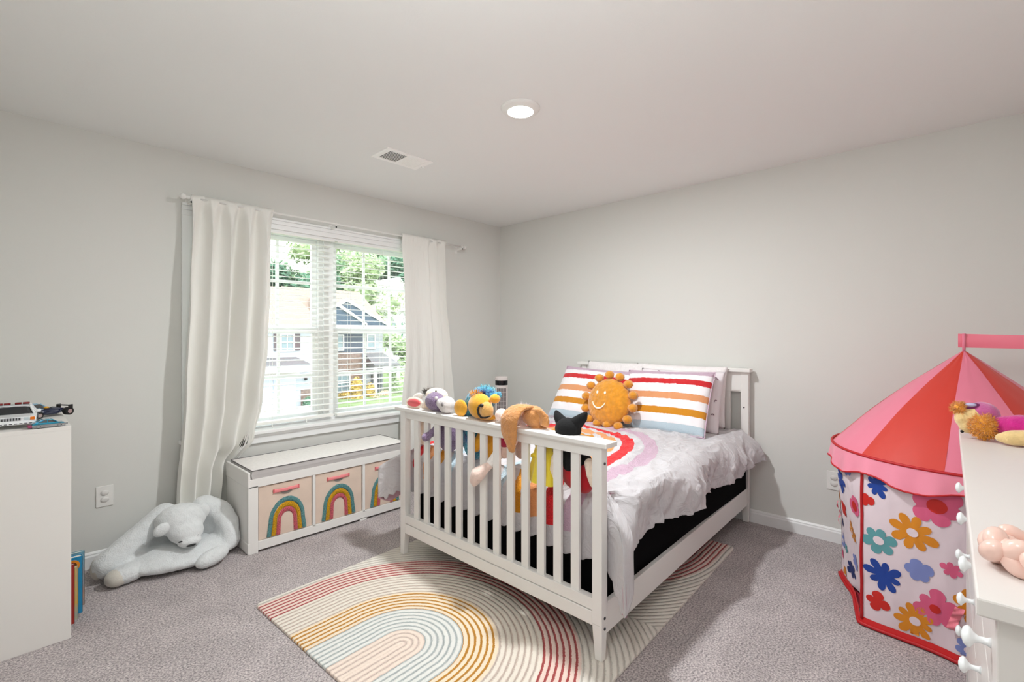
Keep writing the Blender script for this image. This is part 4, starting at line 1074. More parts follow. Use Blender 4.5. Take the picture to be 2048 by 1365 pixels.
pk = pm('plush_palepink', '#e9cfc4', bump=.5)
t = thing('plush_piglet', 'pale pink plush toy with foot poking out between the footboard slats', 'plush toy', (-1.90, -1.95, .64)); t.name = 'plush_elephant'; WM['plush_elephant'] = WM['plush_piglet']
blob('body', [('e', (-1.925, -1.915, .912), (.034, .030, .034)), ('e', (-1.930, -1.985, .905), (.042, .055, .042)), ('e', (-1.90, -2.05, .925), (.03, .04, .03)), ('c', [((-1.90, -1.96, .88), .038), ((-1.885, -1.94, .80), .042), ((-1.895, -1.905, .73), .036)])], pk, t, voxel=.006, sm=4)
blob('leg', [('c', [((-1.895, -1.905, .745), .034), ((-1.925, -1.878, .705), .026), ((-1.958, -1.862, .665), .020)])], whitep, t, voxel=.005, sm=3)
blob('foot', [('c', [((-1.955, -1.863, .665), .020), ((-1.992, -1.858, .650), .026), ((-2.010, -1.840, .628), .036), ((-2.008, -1.818, .600), .030), ((-2.004, -1.806, .572), .014)])], pk, t, voxel=.005, sm=4)
blob('shirt', [('c', [((-1.912, -1.925, .835), .040), ((-1.905, -1.925, .785), .036)]), ], mat('shirt_crimson', '#a8123f', .8, sheen=.3), t, voxel=.005, sm=3)

brn = pm('plush_brown', '#c98a4e', bump=.9, bscale=180)
t = thing('plush_puppy', 'brown long eared plush in yellow dress with ear draped over the footboard', 'plush toy', (-1.90, -2.12, .64))
blob('body', [('e', (-1.905, -2.105, .925), (.048, .058, .050)), ('c', [((-1.895, -2.12, .87), .035), ((-1.88, -2.17, .80), .045), ((-1.885, -2.18, .72), .045)])], brn, t, voxel=.006, sm=3, fur=.003, fs=80)
def strap(name, pts, w, th, m, par, tap=None, n=24):
    """flat soft limb swept along a path; width across y"""
    P = [Vector(p) for p in pts]
    def at(u):
        s = u*(len(P)-1); i = min(int(s), len(P)-2); f = s-i
        a, b_ = P[i], P[i+1]; p0 = P[max(0, i-1)]; p3 = P[min(len(P)-1, i+2)]
        return 0.5*((2*a)+(-p0+b_)*f+(2*p0-5*a+4*b_-p3)*f*f+(-p0+3*a-3*b_+p3)*f**3)
    pr = []
    for k in range(n+1):
        u = k/n; c_ = at(u); wd = w*(tap(u) if tap else 1); d = (at(min(1, u+.02))-at(max(0, u-.02))).normalized()
        nr = d.cross(Vector((0, 1, 0))).normalized(); M_ = Matrix.Identity(4)
        for i in range(3): M_[i][0] = nr[i]; M_[i][1] = (0, 1, 0)[i]; M_[i][2] = d[i]
        pr.append(('e', c_, (th, wd, max(.012, th)), M_))
    return blob(name, pr, m, par, voxel=.005, sm=3, fur=.0025, fs=90)
strap('ear', [(-1.925, -2.085, .968), (-1.965, -2.060, .965), (-2.003, -2.045, .925), (-2.008, -2.045, .860), (-2.004, -2.058, .780)], .052, .014, brn, t, tap=lambda u: (.70+.38*math.sin(PI*min(1, u*.95)))*(1-.55*max(0, u-.80)/.20))
strap('ear', [(-1.925, -2.135, .962), (-1.915, -2.165, .940), (-1.918, -2.180, .900)], .030, .012, brn, t)
sat = mat('yellow_satin', '#e6cf2e', .35, sheen=.3)
def skirt(u, v):
    a = 2*PI*u; r = .045+.055*v; f = 1+.10*math.sin(7*a+1)
    return Vector((-1.905+r*.38*f*math.cos(a)-.004, -2.170+r*.95*f*math.sin(a), .80-.165*v))
b = MB().grid(56, 14, skirt, cu=True); b.ell((-1.900, -2.165, .795), (.030, .052, .030))
b.go('dress', sat, t, smooth=True)
b = MB().tube([(-1.918, -2.165+.058*math.cos(a), .742+.012*math.sin(a*3)) for a in [2*PI*k/24 for k in range(13)]], .009, 8); b.go('ruffle', sat, t, smooth=True)

blk = pm('plush_black', '#08080a', bump=.4, var=.05, sheen=0)
t = thing('plush_cat', 'black plush cat with red shorts seen from behind at the footboard end', 'plush toy', (-1.90, -2.30, .64))
blob('body', [('e', (-1.905, -2.300, .893), (.050, .062, .050)), ('c', [((-1.90, -2.30, .85), .040), ((-1.88, -2.31, .79), .055), ((-1.882, -2.318, .74), .052)]), ('c', [((-1.885, -2.35, .80), .026), ((-1.90, -2.405, .765), .020)]), ('c', [((-1.885, -2.27, .80), .026), ((-1.90, -2.235, .755), .020)])], blk, t, voxel=.006, sm=3)
blob('ear', [('c', [((-1.895, -2.335, .920), .030), ((-1.888, -2.362, .945), .022), ((-1.884, -2.378, .966), .009)])], blk, t, voxel=.004, sm=2)
blob('ear', [('c', [((-1.900, -2.262, .918), .028), ((-1.898, -2.240, .940), .020), ((-1.896, -2.228, .960), .008)])], blk, t, voxel=.004, sm=2)
blob('shorts', [('e', (-1.882, -2.322, .700), (.048, .066, .068)), ('e', (-1.885, -2.37, .665), (.035, .04, .04))], mat('shorts_red', '#b00f1e', .9, sheen=.3), t, voxel=.005, sm=4)
blob('paw', [('c', [((-1.908, -2.412, .765), .022), ((-1.915, -2.432, .725), .026), ((-1.915, -2.44, .69), .020)])], cream, t, voxel=.005, sm=3)
blob('paw', [('c', [((-1.908, -2.236, .755), .022), ((-1.915, -2.240, .71), .026), ((-1.915, -2.25, .67), .018)])], cream, t, voxel=.005, sm=3)

# ------------------------------------------------------------------ plush pup with goggles on the dresser
t = thing('plush_pup', 'pink and tan plush pup with orange curly ears lying on the dresser', 'plush toy', (-1.33, -3.62, .95))
tan = pm('plush_tan', '#e3c489', bump=.6); org = pm('fur_orange', '#e9a035'); mag = pm('plush_magenta', '#c3127f', bump=.5); pkc = pm('cap_pink', '#c05a94', bump=.5)
def DP(px, py, D): 
    return None
blob('body', [('c', [((-1.325, -3.655, 1.005), .026), ((-1.34, -3.70, 1.005), .040), ((-1.35, -3.76, 1.0), .048), ((-1.36, -3.84, 1.0), .052)])], mag, t, voxel=.005, sm=4)
blob('head', [('e', (-1.300, -3.600, 1.022), (.042, .046, .042)), ('e', (-1.318, -3.578, .990), (.024, .022, .024)), ('e', (-1.310, -3.565, 1.015), (.03, .02, .028))], tan, t, voxel=.005, sm=3)
cp = blob('cap', [('e', (-1.296, -3.615, 1.030), (.044, .046, .044))], pkc, t, voxel=.005, sm=3)
gg = blob('goggles', [('e', (-1.312, -3.590, 1.058), (.020, .026, .012), R3(-10, 0, 0))], mat('goggle_purple', '#6d1457', .3), cp, voxel=.0035, sm=2)
MB().ell((-1.322, -3.588, 1.064), (.013, .015, .007)).go('lens', mat('goggle_lens', '#b9b6d8', .15), gg, smooth=True)
fz = MB().ell((-1.335, -3.618, .998), (.030, .032, .036)).fuzz((-1.335, -3.618, .998), (.032, .034, .038), 900, .014, .0016).go('ear', org, t)
MB().ell((-1.315, -3.560, 1.048), (.018, .018, .018)).fuzz((-1.315, -3.560, 1.048), (.018, .018, .018), 420, .013, .0015).go('fringe', org, t)
MB().ell((-1.330, -3.566, .972), (.005, .005, .005)).go('nose', black_m, t, smooth=True)
MB().ell((-1.334, -3.572, 1.000), (.003, .004, .002)).go('eye', black_m, t, smooth=True)
blob('paw', [('c', [((-1.385, -3.655, .972), .014), ((-1.39, -3.68, .976), .024), ((-1.385, -3.715, .979), .026), ((-1.37, -3.75, .985), .022)])], tan, t, voxel=.005, sm=4)
b = blob('vest', [('e', (-1.350, -3.765, 1.042), (.030, .060, .014))], mat('vest_purple', '#6a2a6e', .5), t, voxel=.004, sm=2)
random.seed(5)
for k in range(6):
    MB().ell((-1.365+random.uniform(-.012, .012), -3.735-k*.010, 1.052), (.008, .009, .003)).go('sequin', mat('sequin_grey', '#b8b9c9', .3), b, smooth=True)

for ch in t.children:
    for q in [ch]+list(ch.children)+[k for g in ch.children for k in g.children]:
        q.data.transform(Matrix.Translation((-.020, .024, 0)))
# ------------------------------------------------------------------ play tent
TC = Vector((-.575, -3.548, 0)); A0 = math.radians(137.5); TR = .492
pinkt = mat('tent_pink', '#e07a92', .55, sheen=.2); redt = mat('tent_red', '#c9301f', .5, sheen=.2)
pval = mat('tent_valance', '#ee8fa6', .5, sheen=.2); wht = mat('tent_white', '#e6d5dc', .55, sheen=.2, var=.03, vscale=8)
trimr = mat('tent_trim', '#b8121a', .55)
tent = thing('play_tent', 'round flower printed play tent with pink and red pointed roof', 'play tent', tuple(TC))
ZE, ZA = .762, 1.232
def roof(th, k):
    """k = 0 eave, 1 apex; slightly full cloth"""
    r = (TR+.006)*(1-k); z = ZE+(ZA-ZE)*k+.030*math.sin(PI*k)*(.6+.4*(1-k))
    return TC+Vector((r*math.cos(th), r*math.sin(th), z))
seam0 = A0
for p in range(10):
    a = seam0+p*2*PI/10
    def fn(u, v, a=a):
        k = v; th = a+u*2*PI/10; q = roof(th, k*.985); sag = -.006*math.sin(PI*u)*(1-k)
        d = Vector((math.cos(th), math.sin(th), 0)); q = q+d*sag
        return q+Vector((0, 0, .003*nz(u*5+p*3, v*4)))
    MB().grid(12, 22, fn).go('roof_panel', redt if p % 2 == 0 else pinkt, tent, smooth=True)
MB().tube([TC+Vector(((TR+.009)*math.cos(a), (TR+.009)*math.sin(a), ZE+.001)) for a in [2*PI*k/90 for k in range(90)]], .006, 8, closed=True).go('eave_piping', trimr, tent, smooth=True)
def rwall(th, z):
    k = 1-max(0, min(1, z/ZE)); ph = ((th-A0) % (PI/3))-PI/6
    hexr = .492*math.cos(PI/6)/math.cos(ph)
    flat = hexr-.022*math.cos(ph*3)**2
    r = TR*(1-k)+flat*k
    r += .0040*nz(th*7, z*5)+.0028*nz(th*17, z*13, 4)
    return r
def wp_(th, z, off=0.0):
    r = rwall(th, z)+off; return TC+Vector((r*math.cos(th), r*math.sin(th), z))
# wavy valance
def val(u, v):
    th = 2*PI*u; dep_ = .088+.016*math.sin(9*th+1.2); r = TR+.010+.010*v+.006*math.sin(26*th)*v
    return TC+Vector((r*math.cos(th), r*math.sin(th), ZE-dep_*v+.002*nz(th*30, v*5)))
MB().grid(260, 12, val, cu=True).go('valance', pval, tent, smooth=True)
MB().tube([val(k/260, 1) for k in range(260)], .004, 6, closed=True).go('valance_piping', trimr, tent, smooth=True)
# the main wall from the door post round to the far side, and the door panel beside it
def wallpanel(name, a, b_, pull=None):
    def fn(u, v):
        th = a+(b_-a)*u; z = .03+(ZE-.03)*v
        off = 0
        if pull: d0, off = pull(u, v); th += d0
        return wp_(th, z, off)
    return MB().grid(int(abs(b_-a)*40)+6, 34, fn).go(name, wht, tent, smooth=True)
A1 = A0+math.radians(300)
main = wallpanel('wall_panel', A0, A1)
def pull(u, v): k = max(0, u-.3)/.7; w_ = max(0, 1-v/.8); return (-.16*k*w_, -.060*k*w_)
door = wallpanel('door_panel', A0-math.radians(60), A0, pull)
# flowers: cut outlines lying on the cloth, same mesh family per colour, part of the printed panels
FC = {'b': mat('print_blue', '#173f96', .6), 'p': mat('print_pink', '#dd5f86', .6), 'o': mat('print_orange', '#dc8a1e', .6), 'v': mat('print_periwinkle', '#7f8cc8', .6), 't': mat('print_teal', '#5c9aa0', .6), 'r': mat('print_red', '#c8231a', .6), 'w': wht, 'n': mat('print_navy', '#142a6a', .6)}
def flower(mb, th0, z0, R, n, rot, deep, col, cc, cr, jit=.10, up_=1.0, proj=None):
    rs = random.Random(int(th0*1000)+int(z0*777)); js = [1+rs.uniform(-jit, jit)*1.6 for _ in range(n)]
    NN = 72; rings = 7
    def outl(a):
        s = (a*n/(2*PI)) % n; i = int(s); f = s-i
        return R*js[i]*((1-deep)+deep*math.sin(PI*f)**.62)
    def P(x, y, off): 
        th = th0+x/.47; z = z0+y
        z = max(.045, min(ZE-.03, z))
        return proj(th, z, off)
    vs_ = [P(0, 0, .0022)]; fs = []
    for j in range(1, rings+1):
        for k in range(NN):
            a = 2*PI*k/NN; r = outl(a)*j/rings; vs_.append(P(r*math.cos(a+rot), r*math.sin(a+rot)*up_, .0022))
    for k in range(NN): fs.append((0, 1+(k+1) % NN, 1+k))
    for j in range(rings-1):
        for k in range(NN): fs.append((1+j*NN+k, 1+j*NN+(k+1) % NN, 1+(j+1)*NN+(k+1) % NN, 1+(j+1)*NN+k))
    mb.m = list(FC).index(col); mb.add(vs_, fs)
    if cc:
        vs_ = [P(0, 0, .0036)]; fs = []
        for k in range(24):
            a = 2*PI*k/24; vs_.append(P(cr*math.cos(a), cr*math.sin(a)*.9, .0036))
        for k in range(24): fs.append((0, 1+(k+1) % 24, 1+k))
        mb.m = list(FC).index(cc); mb.add(vs_, fs)
def dproj(th, z, off):
    a, b_ = A0-math.radians(60), A0; u = (th-a)/(b_-a); v = (z-.03)/(ZE-.03); d0, o2 = pull(u, v)
    return wp_(th+d0, z, off+o2)
FL = []
# (degrees past the door post, height, radius, petals, rot, depth, colour, centre, centre radius)
FL = [(8, .645, .050, 7, .3, .55, 'b', None, 0), (33, .620, .082, 6, .2, .28, 'p', 'r', .032), (2.5, .570, .030, 3, .9, .5, 'r', None, 0),
      (23, .485, .082, 8, .1, .50, 'o', 'w', .020), (60, .560, .060, 3, 1.8, .25, 'b', None, 0), (51, .445, .062, 7, .4, .30, 'v', 'w', .022),
      (8, .405, .060, 6, .8, .42, 't', 'w', .020), (38, .375, .036, 6, .2, .40, 'p', None, 0), (24.5, .325, .052, 5, 1.1, .30, 'v', None, 0),
      (9.5, .255, .066, 8, .2, .50, 'b', None, 0), (46, .245, .066, 7, .5, .34, 'o', 'w', .018), (31, .190, .075, 6, .9, .36, 'p', 'r', .020),
      (6, .130, .042, 4, .6, .50, 'r', None, 0), (22, .105, .072, 9, .1, .45, 'o', 'w', .020), (52, .120, .050, 4, 1.2, .3, 'b', None, 0),
      (58, .30, .035, 3, .3, .3, 'r', None, 0), (44, .070, .045, 6, .7, .4, 'v', 'w', .014), (70, .42, .06, 6, .4, .4, 'o', 'w', .02), (80, .60, .06, 6, .2, .4, 't', 'w', .02), (75, .20, .07, 7, .2, .4, 'p', 'r', .02),
      (95, .50, .07, 8, .3, .5, 'b', None, 0), (95, .15, .06, 7, .3, .5, 'o', 'w', .02), (120, .62, .06, 6, .2, .4, 'p', 'r', .02), (118, .35, .06, 6, .8, .4, 'v', 'w', .02), (250, .55, .07, 8, .3, .5, 'o', 'w', .02), (270, .3, .07, 6, .3, .4, 'p', 'r', .02), (285, .55, .06, 6, .3, .4, 'b', None, 0), (240, .2, .06, 6, .3, .4, 't', 'w', .02)]
fb_ = MB()
for d, z, R, n, rot, dp, c_, cc, cr in FL: flower(fb_, A0+math.radians(d), z, R, n, rot, dp, c_, cc, cr, proj=wp_)
join_into(main, fb_, list(FC.values()))
fd = MB()
DLs = [(-54, .650, .030, 6, .2, .40, 'v', 'w', .012), (-28, .585, .066, 8, .25, .58, 'b', None, 0), (-57, .565, .028, 6, .1, .45, 'p', None, 0), (-50, .535, .018, 1, 0, 0, 'r', None, 0),
       (-50, .450, .048, 7, .1, .40, 'o', 'w', .014), (-9, .500, .050, 3, .2, .35, 'p', 'r', .026), (-32, .430, .042, 4, 1.3, .50, 'r', None, 0), (-20, .345, .052, 8, .4, .52, 'o', 'w', .016),
       (-57, .380, .045, 5, .3, .35, 'p', None, 0), (-46, .33, .026, 3, .2, .3, 'n', None, 0), (-49, .225, .040, 6, .3, .4, 'v', 'w', .014), (-42, .205, .026, 5, .3, .4, 't', None, 0),
       (-26, .185, .040, 5, .3, .35, 'v', None, 0), (-36, .12, .050, 6, .9, .55, 'n', None, 0), (-54, .14, .026, 5, .3, .4, 'p', None, 0), (-50, .055, .036, 5, .3, .4, 'o', None, 0), (-14, .665, .034, 5, .3, .3, 'v', None, 0), (-36, .68, .022, 5, .3, .3, 't', None, 0)]
for d, z, R, n, rot, dp, c_, cc, cr in DLs: flower(fd, A0+math.radians(d), z, R, n, rot, dp, c_, cc, cr, proj=dproj)
join_into(door, fd, list(FC.values()))
# red edge bindings and base ring
MB().tube([wp_(A0, .03+(ZE-.03)*k/30, .003) for k in range(31)], .006, 8).go('door_binding', trimr, tent, smooth=True)
def dp_(v): 
    d0, o2 = pull(1, v); return wp_(A0+d0, .03+(ZE-.03)*v, o2+.002)
MB().tube([dp_(k/30) for k in range(31)], .006, 8).go('door_binding', trimr, tent, smooth=True)
ring = MB()
def base(u, v):
    th = 2*PI*u; return wp_(th, .034*(1-v)+.003, .002+.012*v)
ring.grid(200, 4, base, cu=True); ring.go('base_band', mat('tent_base', '#c8171a', .45), tent, smooth=True)
MB().tube([wp_(2*PI*k/200, .010, .012) for k in range(200)], .008, 8, closed=True).go('base_ring', trimr, tent, smooth=True)
MB().prism([( .44*math.cos(2*PI*k/48), .44*math.sin(2*PI*k/48)) for k in range(48)], lambda p: (TC.x+p[0]*.95, TC.y+p[1]*.95, .002), lambda p: (TC.x+p[0]*.95, TC.y+p[1]*.95, .006)).go('floor_sheet', mat('tent_floor', '#c0394a', .6), tent)
# ribbons hanging on the panels
def ribbon(th, z, L_, dx):
    rb = MB(); rb.grid(6, 20, lambda u, v: wp_(th+dx*v/.47+(u-.5)*.030/.47, z-L_*v, .012+.006*math.sin(9*v)+.003*math.sin(20*v+5*u)))
    o = rb.go('ribbon', mat('ribbon_pink', '#f07f90', .4, sheen=.4), tent, smooth=True)
ribbon(A0-math.radians(53), .415, .11, .02); ribbon(A0+math.radians(41), .235, .10, -.03)
# pennant and pole tip
MB().tube([TC+Vector((0, 0, ZA-.02)), TC+Vector((0, 0, ZA+.075))], .006, 10).go('pole_tip', pinkt, tent, smooth=True)
def pen(sg):
    def fn(u, v):
        L_ = .335; x = 0; wv = .012*math.sin(5*u+.5)
        hh = .062*(1-.12*u)*(1 if u < .86 else max(.0, 1-(u-.86)/.14*.9))
        z = ZA+.006+.068*1.0-.012*u-(v*hh)-(.018*max(0, u-.8)/.2)
        return TC+Vector((sg*.006*math.sin(PI*v)*(1-u)*.9+wv*.5, .020-L_*u, z))
    return fn
b = MB(); b.grid(40, 10, pen(1)); b.grid(40, 10, pen(-1)); o = b.go('pennant', mat('tent_flag', '#e9798d', .5), tent, smooth=True)
# ------------------------------------------------------------------ outside: ground, two houses across the street, hedges and woods
G = -3.0
def gmat(n, c, **k): return mat(n, c, .95, spec=.1, **k)
b = MB(); b.box(-60, .4, G-.4, 90, 110, G); struct(b.go('ground_outside', gmat('lawn', '#76845a', var=.25, vscale=1.2)))
b = MB(); b.box(-60, 9, G, 90, 17, G+.03); struct(b.go('road_outside', gmat('asphalt', '#a9a7a4', var=.06, vscale=3)))
b = MB(); b.box(2.0, 17, G, 8.9, 25.7, G+.05).box(-4, 17.0, G, 40, 18.4, G+.04); struct(b.go('driveway_outside', gmat('concrete', '#b3afa8', var=.04, vscale=3)))
def siding(n, c):
    m = bpy.data.materials.new(n); m.use_nodes = True; nt = m.node_tree; bb = nt.nodes['Principled BSDF']; N = nt.nodes.new; L = nt.links.new
    bb.inputs['Roughness'].default_value = .7; tc = N('ShaderNodeTexCoord'); sp = N('ShaderNodeSeparateXYZ'); L(tc.outputs['Object'], sp.inputs[0])
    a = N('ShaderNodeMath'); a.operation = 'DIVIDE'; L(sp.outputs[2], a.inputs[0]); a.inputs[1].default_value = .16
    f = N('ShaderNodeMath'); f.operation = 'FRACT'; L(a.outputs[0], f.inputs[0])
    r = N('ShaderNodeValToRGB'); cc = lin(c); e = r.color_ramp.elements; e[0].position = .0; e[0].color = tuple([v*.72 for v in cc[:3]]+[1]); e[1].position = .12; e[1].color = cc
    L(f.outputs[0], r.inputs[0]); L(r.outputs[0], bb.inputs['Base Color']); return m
s_grey = siding('siding_pale', '#a3aab2'); s_navy = siding('siding_navy', '#454d59'); s_mid = siding('siding_grey', '#8d9094')
shing = gmat('shingle_tan', '#8f7d71', var=.12, vscale=9); slate = gmat('shingle_slate', '#4b5763', var=.1, vscale=9); shd = gmat('shingle_dark', '#6c6a6a', var=.1, vscale=9)
stone = gmat('stone_brown', '#776760', var=.3, vscale=7); wtrim = gmat('house_trim', '#cfcecb'); hglass = mat('house_glass', '#6f7f84', .15)
shut = gmat('shutter', '#5d5658'); gdoor = gmat('garage_white', '#b7bfcd')
def house_window(t, x0, x1, y, z0, z1, sh=False, grid=True):
    w_ = MB().box(x0-.09, y-.10, z0-.09, x0, y, z1+.09).box(x1, y-.10, z0-.09, x1+.09, y, z1+.09).box(x0, y-.10, z1, x1, y, z1+.09).box(x0, y-.10, z0-.09, x1, y, z0)
    zm = (z0+z1)/2; w_.box(x0, y-.08, zm-.035, x1, y, zm+.035)
    if grid: w_.box((x0+x1)/2-.02, y-.07, z0, (x0+x1)/2+.02, y, z1)
    f = w_.go('window_frame', wtrim, t)
    MB().box(x0, y-.04, z0, x1, y-.01, z1).go('pane', hglass, f)
    if sh:
        for a, c_ in ((x0-.42, x0-.10), (x1+.10, x1+.42)): MB().box(a, y-.07, z0-.05, c_, y, z1+.05).go('shutter', shut, t)
def gable(b, x0, x1, y0, y1, z0, z1, ax='x'):
    if ax == 'x':   # ridge along x
        ym = (y0+y1)/2; b.add([(x0, y0, z0), (x1, y0, z0), (x1, y1, z0), (x0, y1, z0), (x0, ym, z1), (x1, ym, z1)], [(0, 1, 5, 4), (2, 3, 4, 5), (1, 2, 5), (3, 0, 4), (3, 2, 1, 0)])
    else:
        xm = (x0+x1)/2; b.add([(x0, y0, z0), (x1, y0, z0), (x1, y1, z0), (x0, y1, z0), (xm, y0, z1), (xm, y1, z1)], [(0, 1, 4), (2, 3, 5), (1, 2, 5, 4), (3, 0, 4, 5), (3, 2, 1, 0)])
# house with garage
t = thing('house', 'pale sided house with garage and shuttered upstairs window across the street', 'house', (5.5, 29, G))
Y = 25.7
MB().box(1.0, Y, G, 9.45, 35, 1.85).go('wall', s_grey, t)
MB().box(9.45, Y-.02, G, 9.75, Y+.6, .40).go('stone_strip', stone, t)
MB().box(9.45, Y+.0, .40, 9.75, Y+.6, 1.85).go('corner_board', wtrim, t)
b = MB(); gable(b, .6, 10.1, Y-.35, 36.6, 1.85, 4.70); b.go('roof', shing, t)
MB().box(.6, Y-.40, 1.66, 10.1, Y-.32, 1.90).go('gutter', wtrim, t)
house_window(t, 7.62, 8.30, Y, .46, 1.36, True)
b = MB(); b.add([(1, Y-1.2, -.48), (9.1, Y-1.2, -.48), (8.5, Y, .02), (1, Y, .02), (1, Y-1.2, -.56), (9.1, Y-1.2, -.56), (8.5, Y, -.56), (1, Y, -.56)], [(0, 1, 2, 3), (1, 5, 6, 2), (4, 7, 6, 5), (0, 4, 5, 1), (0, 3, 7, 4), (2, 6, 7, 3)]); o = b.go('porch_roof', shd, t); fixn(o.data)
MB().box(1, Y-1.22, -.82, 9.1, Y-1.1, -.48).go('fascia', wtrim, t)
MB().box(1.0, Y-.06, -1.2, 8.7, Y, -.5).go('garage_header', wtrim, t)
b = MB()
for k in range(4):
    for j in range(4): b.box(3.2+j*1.33, Y-.05, G+.06+k*.44, 4.46+j*1.33, Y-.01, G+.46+k*.44)
b.box(3.1, Y-.02, G, 8.5, Y-.005, -1.2); b.go('garage_door', gdoor, t)
MB().box(9.0, Y-.12, -1.42, 9.13, Y, -1.15).go('wall_lamp', black_m, t)
MB().box(8.78, Y-.03, G, 9.45, Y, -2.0).go('stone_base', stone, t)
# second house
t = thing('house', 'navy and stone house with slate roof gables across the street', 'house', (14.5, 32, G))
Y = 29.0; GB = -3.6
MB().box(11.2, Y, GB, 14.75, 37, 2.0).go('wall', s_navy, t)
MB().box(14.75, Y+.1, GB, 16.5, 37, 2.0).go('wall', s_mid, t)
MB().box(11.2, Y-.06, -1.35, 14.66, Y, .10).go('stone_band', stone, t)
MB().box(11.2, Y-.04, GB, 14.66, Y, -1.35).go('stone_base', stone, t)
b = MB(); gable(b, 10.6, 16.9, Y-.2, 38, 2.0, 5.0); b.go('roof', shing, t)
b = MB(); b.add([(10.9, Y-.5, 2.0), (14.75, Y-.5, 2.0), (13.55, Y+2.5, 4.3), (12.0, Y+2.5, 4.3), (10.9, Y+3, 2.0), (14.75, Y+3, 2.0)], [(0, 1, 2, 3), (1, 5, 2), (0, 3, 4), (2, 5, 4, 3)]); b.go('roof', shing, t)
# front gables in slate with white bargeboards
def gablet(x0, x1, xm, z0, z1, y, m_):
    b = MB(); b.prism([(x0, z0), (x1, z0), (xm, z1)], lambda p: (p[0], y, p[1]), lambda p: (p[0], y+1.6, p[1])); o = b.go('gable_face', m_, t); fixn(o.data)
    for (xa, za, xb, zb) in ((x0, z0, xm, z1), (x1, z0, xm, z1)):
        q = MB(); dn = .26
        q.add([(xa, y-.12, za), (xb, y-.12, zb), (xb, y-.12, zb+dn), (xa, y-.12, za+dn*.6), (xa, y, za), (xb, y, zb), (xb, y, zb+dn), (xa, y, za+dn*.6)], [(0, 1, 2, 3), (7, 6, 5, 4), (0, 4, 5, 1), (3, 2, 6, 7), (0, 3, 7, 4), (1, 5, 6, 2)]); o = q.go('bargeboard', wtrim, t); fixn(o.data)
gablet(9.9, 14.55, 12.3, 2.05, 3.35, Y-.9, slate)
gablet(10.2, 16.55, 13.2, 2.05, 3.75, Y-.5, slate)
MB().box(10.6, Y-.95, 1.82, 16.9, Y-.85, 2.06).go('gutter', wtrim, t)
house_window(t, 12.35, 13.15, Y, .30, 1.30); house_window(t, 15.2, 15.75, Y+.1, .38, 1.32, grid=False)
house_window(t, 12.5, 13.6, Y-.05, -2.7, -1.5)
b = MB(); b.add([(14.8, Y-1.6, -.85), (17.0, Y-1.6, -.85), (16.5, Y, -.02), (14.9, Y, -.02), (14.8, Y-1.6, -.97), (17.0, Y-1.6, -.97), (16.5, Y, -.97), (14.9, Y, -.97)], [(0, 1, 2, 3), (1, 5, 6, 2), (4, 7, 6, 5), (0, 4, 5, 1), (0, 3, 7, 4), (2, 6, 7, 3)]); o = b.go('porch_roof', shd, t); fixn(o.data)
for x in (14.95, 16.85): MB().box(x-.1, Y-1.55, GB, x+.1, Y-1.35, -.95).go('porch_post', wtrim, t)
MB().box(15.5, Y+.02, GB+.3, 16.3, Y+.09, -1.3).go('front_door', gmat('door_grey', '#5e6063'), t)
# third, white, farther right
t = thing('house', 'white gabled house partly hidden by trees beside the navy house', 'house', (27, 50, G))
MB().box(24.5, 45, GB, 34, 54, 4.2).go('wall', gmat('white_wall', '#cfcfd0'), t)
b = MB(); gable(b, 24.1, 32.5, 44.6, 54.4, 4.2, 8.2, 'y'); b.go('roof', gmat('roof_pale', '#d7d2cc'), t)
house_window(t, 27.3, 28.0, 45, 1.2, 2.8, grid=False)

# trees: branching trunk with leaf clumps of small leaves
def leafy(mb, c, r, n, s, rs):
    c = Vector(c)
    for _ in range(n):
        d = Vector((rs.gauss(0, 1), rs.gauss(0, 1), rs.gauss(0, 1))).normalized(); q = .55+.5*rs.random()**.5
        p = c+Vector((d.x*r[0]*q, d.y*r[1]*q, d.z*r[2]*q))
        a = Vector((rs.gauss(0, 1), rs.gauss(0, 1), rs.gauss(0, 1))).normalized(); b_ = a.orthogonal().normalized(); k = s*rs.uniform(.6, 1.4)
        mb.add([p-a*k, p+b_*k*.5, p+a*k, p-b_*k*.5], [(0, 1, 2, 3)])
lm = [gmat('leaf_deep', '#587560', var=.3, vscale=.9), gmat('leaf_mid', '#75906f', var=.3, vscale=.9), gmat('leaf_light', '#9aab82', var=.3, vscale=.9)]
bark = gmat('bark', '#6d6258')
def tree(x, y, h, w, label, mi, seed, group='trees behind the houses', z0=-3.6, n=9, leaf=.30, lam=1200):
    t = thing('tree', label, 'tree', (x, y, z0), group=group); rs = random.Random(seed)
    MB().tube([(x, y, z0), (x+.1, y, z0+h*.35), (x-.1, y, z0+h*.7)], [w*.07, w*.05, w*.02], 8).go('trunk', bark, t)
    c = MB()
    for k in range(n):
        a = rs.uniform(0, 2*PI); rr = rs.uniform(0, w*.34); zz = z0+h*(.30+.62*(k+.5)/n)
        s_ = w*rs.uniform(.24, .38)*(1.12-.5*(k/n))
        c.ell((x+rr*math.cos(a), y+rr*math.sin(a), zz), (s_*.72, s_*.72, s_*.6), None, 10, 7)
        leafy(c, (x+rr*math.cos(a), y+rr*math.sin(a), zz), (s_, s_, s_*.85), lam//n*3, leaf, rs)
    c.go('crown', lm[mi], t)
ks = ['dark green tree rising behind the ridge of the garage house, nearest the bunched curtain', 'dark green tree behind the middle of the garage house roof', 'dark green tree behind the gap between the two street facing houses',
      'mid green tree directly behind the slate gables of the navy house', 'light green tree behind the downhill side of the navy house roof', 'tall mid green tree between navy house and white gabled house',
      'dark green tree rising beside the white gabled house', 'tall light green tree far back in the woods above the navy house ridge', 'tallest mid green tree far back behind the white gabled house',
      'mid green tree on the far side of the white gabled house', 'dark green tree farthest along the garage house, mostly behind the curtain', 'mid green tree far back behind the garage house roof end']
random.seed(11)
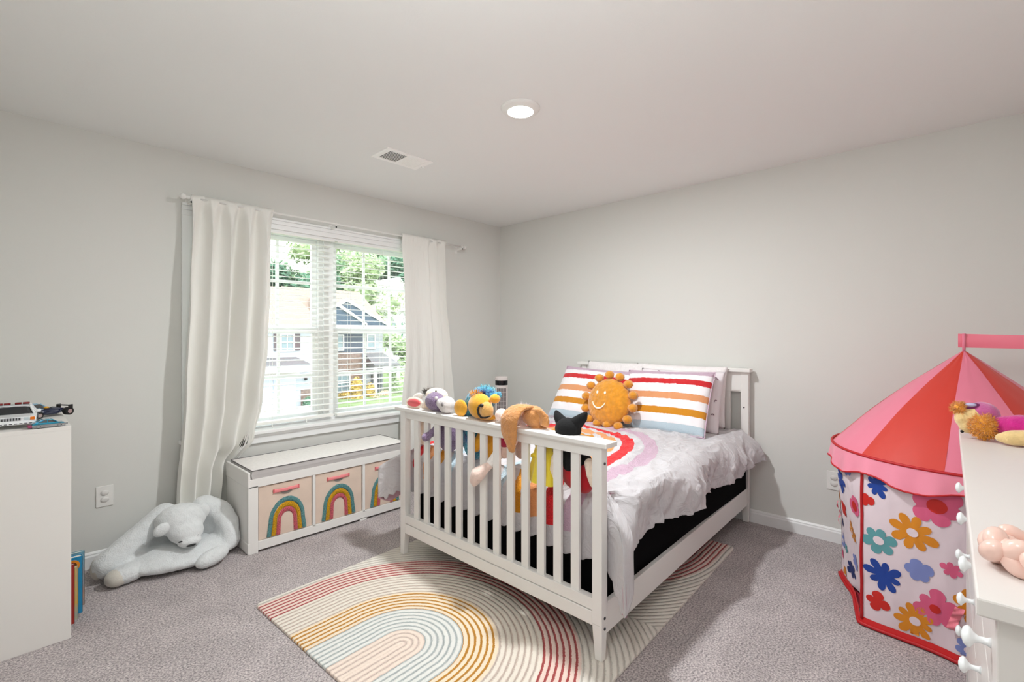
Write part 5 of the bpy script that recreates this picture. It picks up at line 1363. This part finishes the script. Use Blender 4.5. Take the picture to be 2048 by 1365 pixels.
spots = [(11.0, 47, 12.2, 7, 0), (15.5, 49, 12.8, 7, 0), (19.5, 47, 12.0, 7, 0), (22.6, 50, 15.0, 8, 1), (26.0, 46, 14.2, 8, 2), (29.0, 52, 17.0, 9, 1), (31.5, 47, 15.5, 8, 0), (25.0, 56, 19.0, 10, 2), (33.0, 58, 19.5, 10, 1), (36.5, 50, 16, 9, 1), (7.0, 49, 12, 8, 0), (18.5, 56, 14.0, 9, 1)]
for i, (x, y, h, w_, mi) in enumerate(spots): tree(x, y, h, w_, ks[i], mi, i+3)
tree(19.6, 30.5, 5.0, 3.4, 'bright green young tree in front of the white house', 2, 50, group=None, n=7, leaf=.14, lam=1600)
def shrub(x, y, r, h, label, c_, seed, group='shrubs before the navy house', z0=-3.45):
    rs = random.Random(seed); b = MB(); b.ell((x, y, z0+h*.45), (r*.8, r*.8, h*.5), None, 12, 8); leafy(b, (x, y, z0+h*.45), (r, r, h*.62), 700, .09, rs)
    o = b.go('shrub', c_); tag(o, label, 'shrub', group)
yl = gmat('leaf_gold', '#b39a58', var=.3, vscale=3); rd = gmat('leaf_rust', '#c4a48a', var=.3, vscale=3)
for i, (x, y, r, h, l) in enumerate([(12.4, 27.3, .42, .9, 'golden leaved shrub below the ground floor window of the navy house'), (13.5, 27.6, .45, 1.7, 'tallest golden leaved shrub against the stone front of the navy house'), (14.3, 27.2, .4, 1.3, 'golden leaved shrub between tallest golden one and the grey porch'), (13.0, 26.6, .45, .7, 'low golden shrub nearest the street before the navy house')]): shrub(x, y, r, h, l, yl, i)
for i, (x, y, r, h, l) in enumerate([(15.4, 27.0, .45, .7, 'rust coloured low shrub before the grey porch'), (14.2, 26.2, .4, .5, 'smallest rust coloured shrub nearest the street')]): shrub(x, y, r, h, l, rd, i+20)
for i, (x, y, r, h, l) in enumerate([(16.9, 27.5, .6, 1.7, 'green rounded shrub at the porch post of the navy house'), (17.8, 28.0, .7, 2.6, 'tallest green shrub beside the navy house'), (18.6, 27.0, .7, 2.0, 'green shrub farthest from the navy house porch'), (17.4, 26.6, .55, .9, 'low green shrub in front of the taller green ones')]): shrub(x, y, r, h, l, lm[2], i+40)
shrub(9.1, 25.2, .35, .55, 'small dark shrub at the garage corner', lm[0], 77, group=None, z0=G)
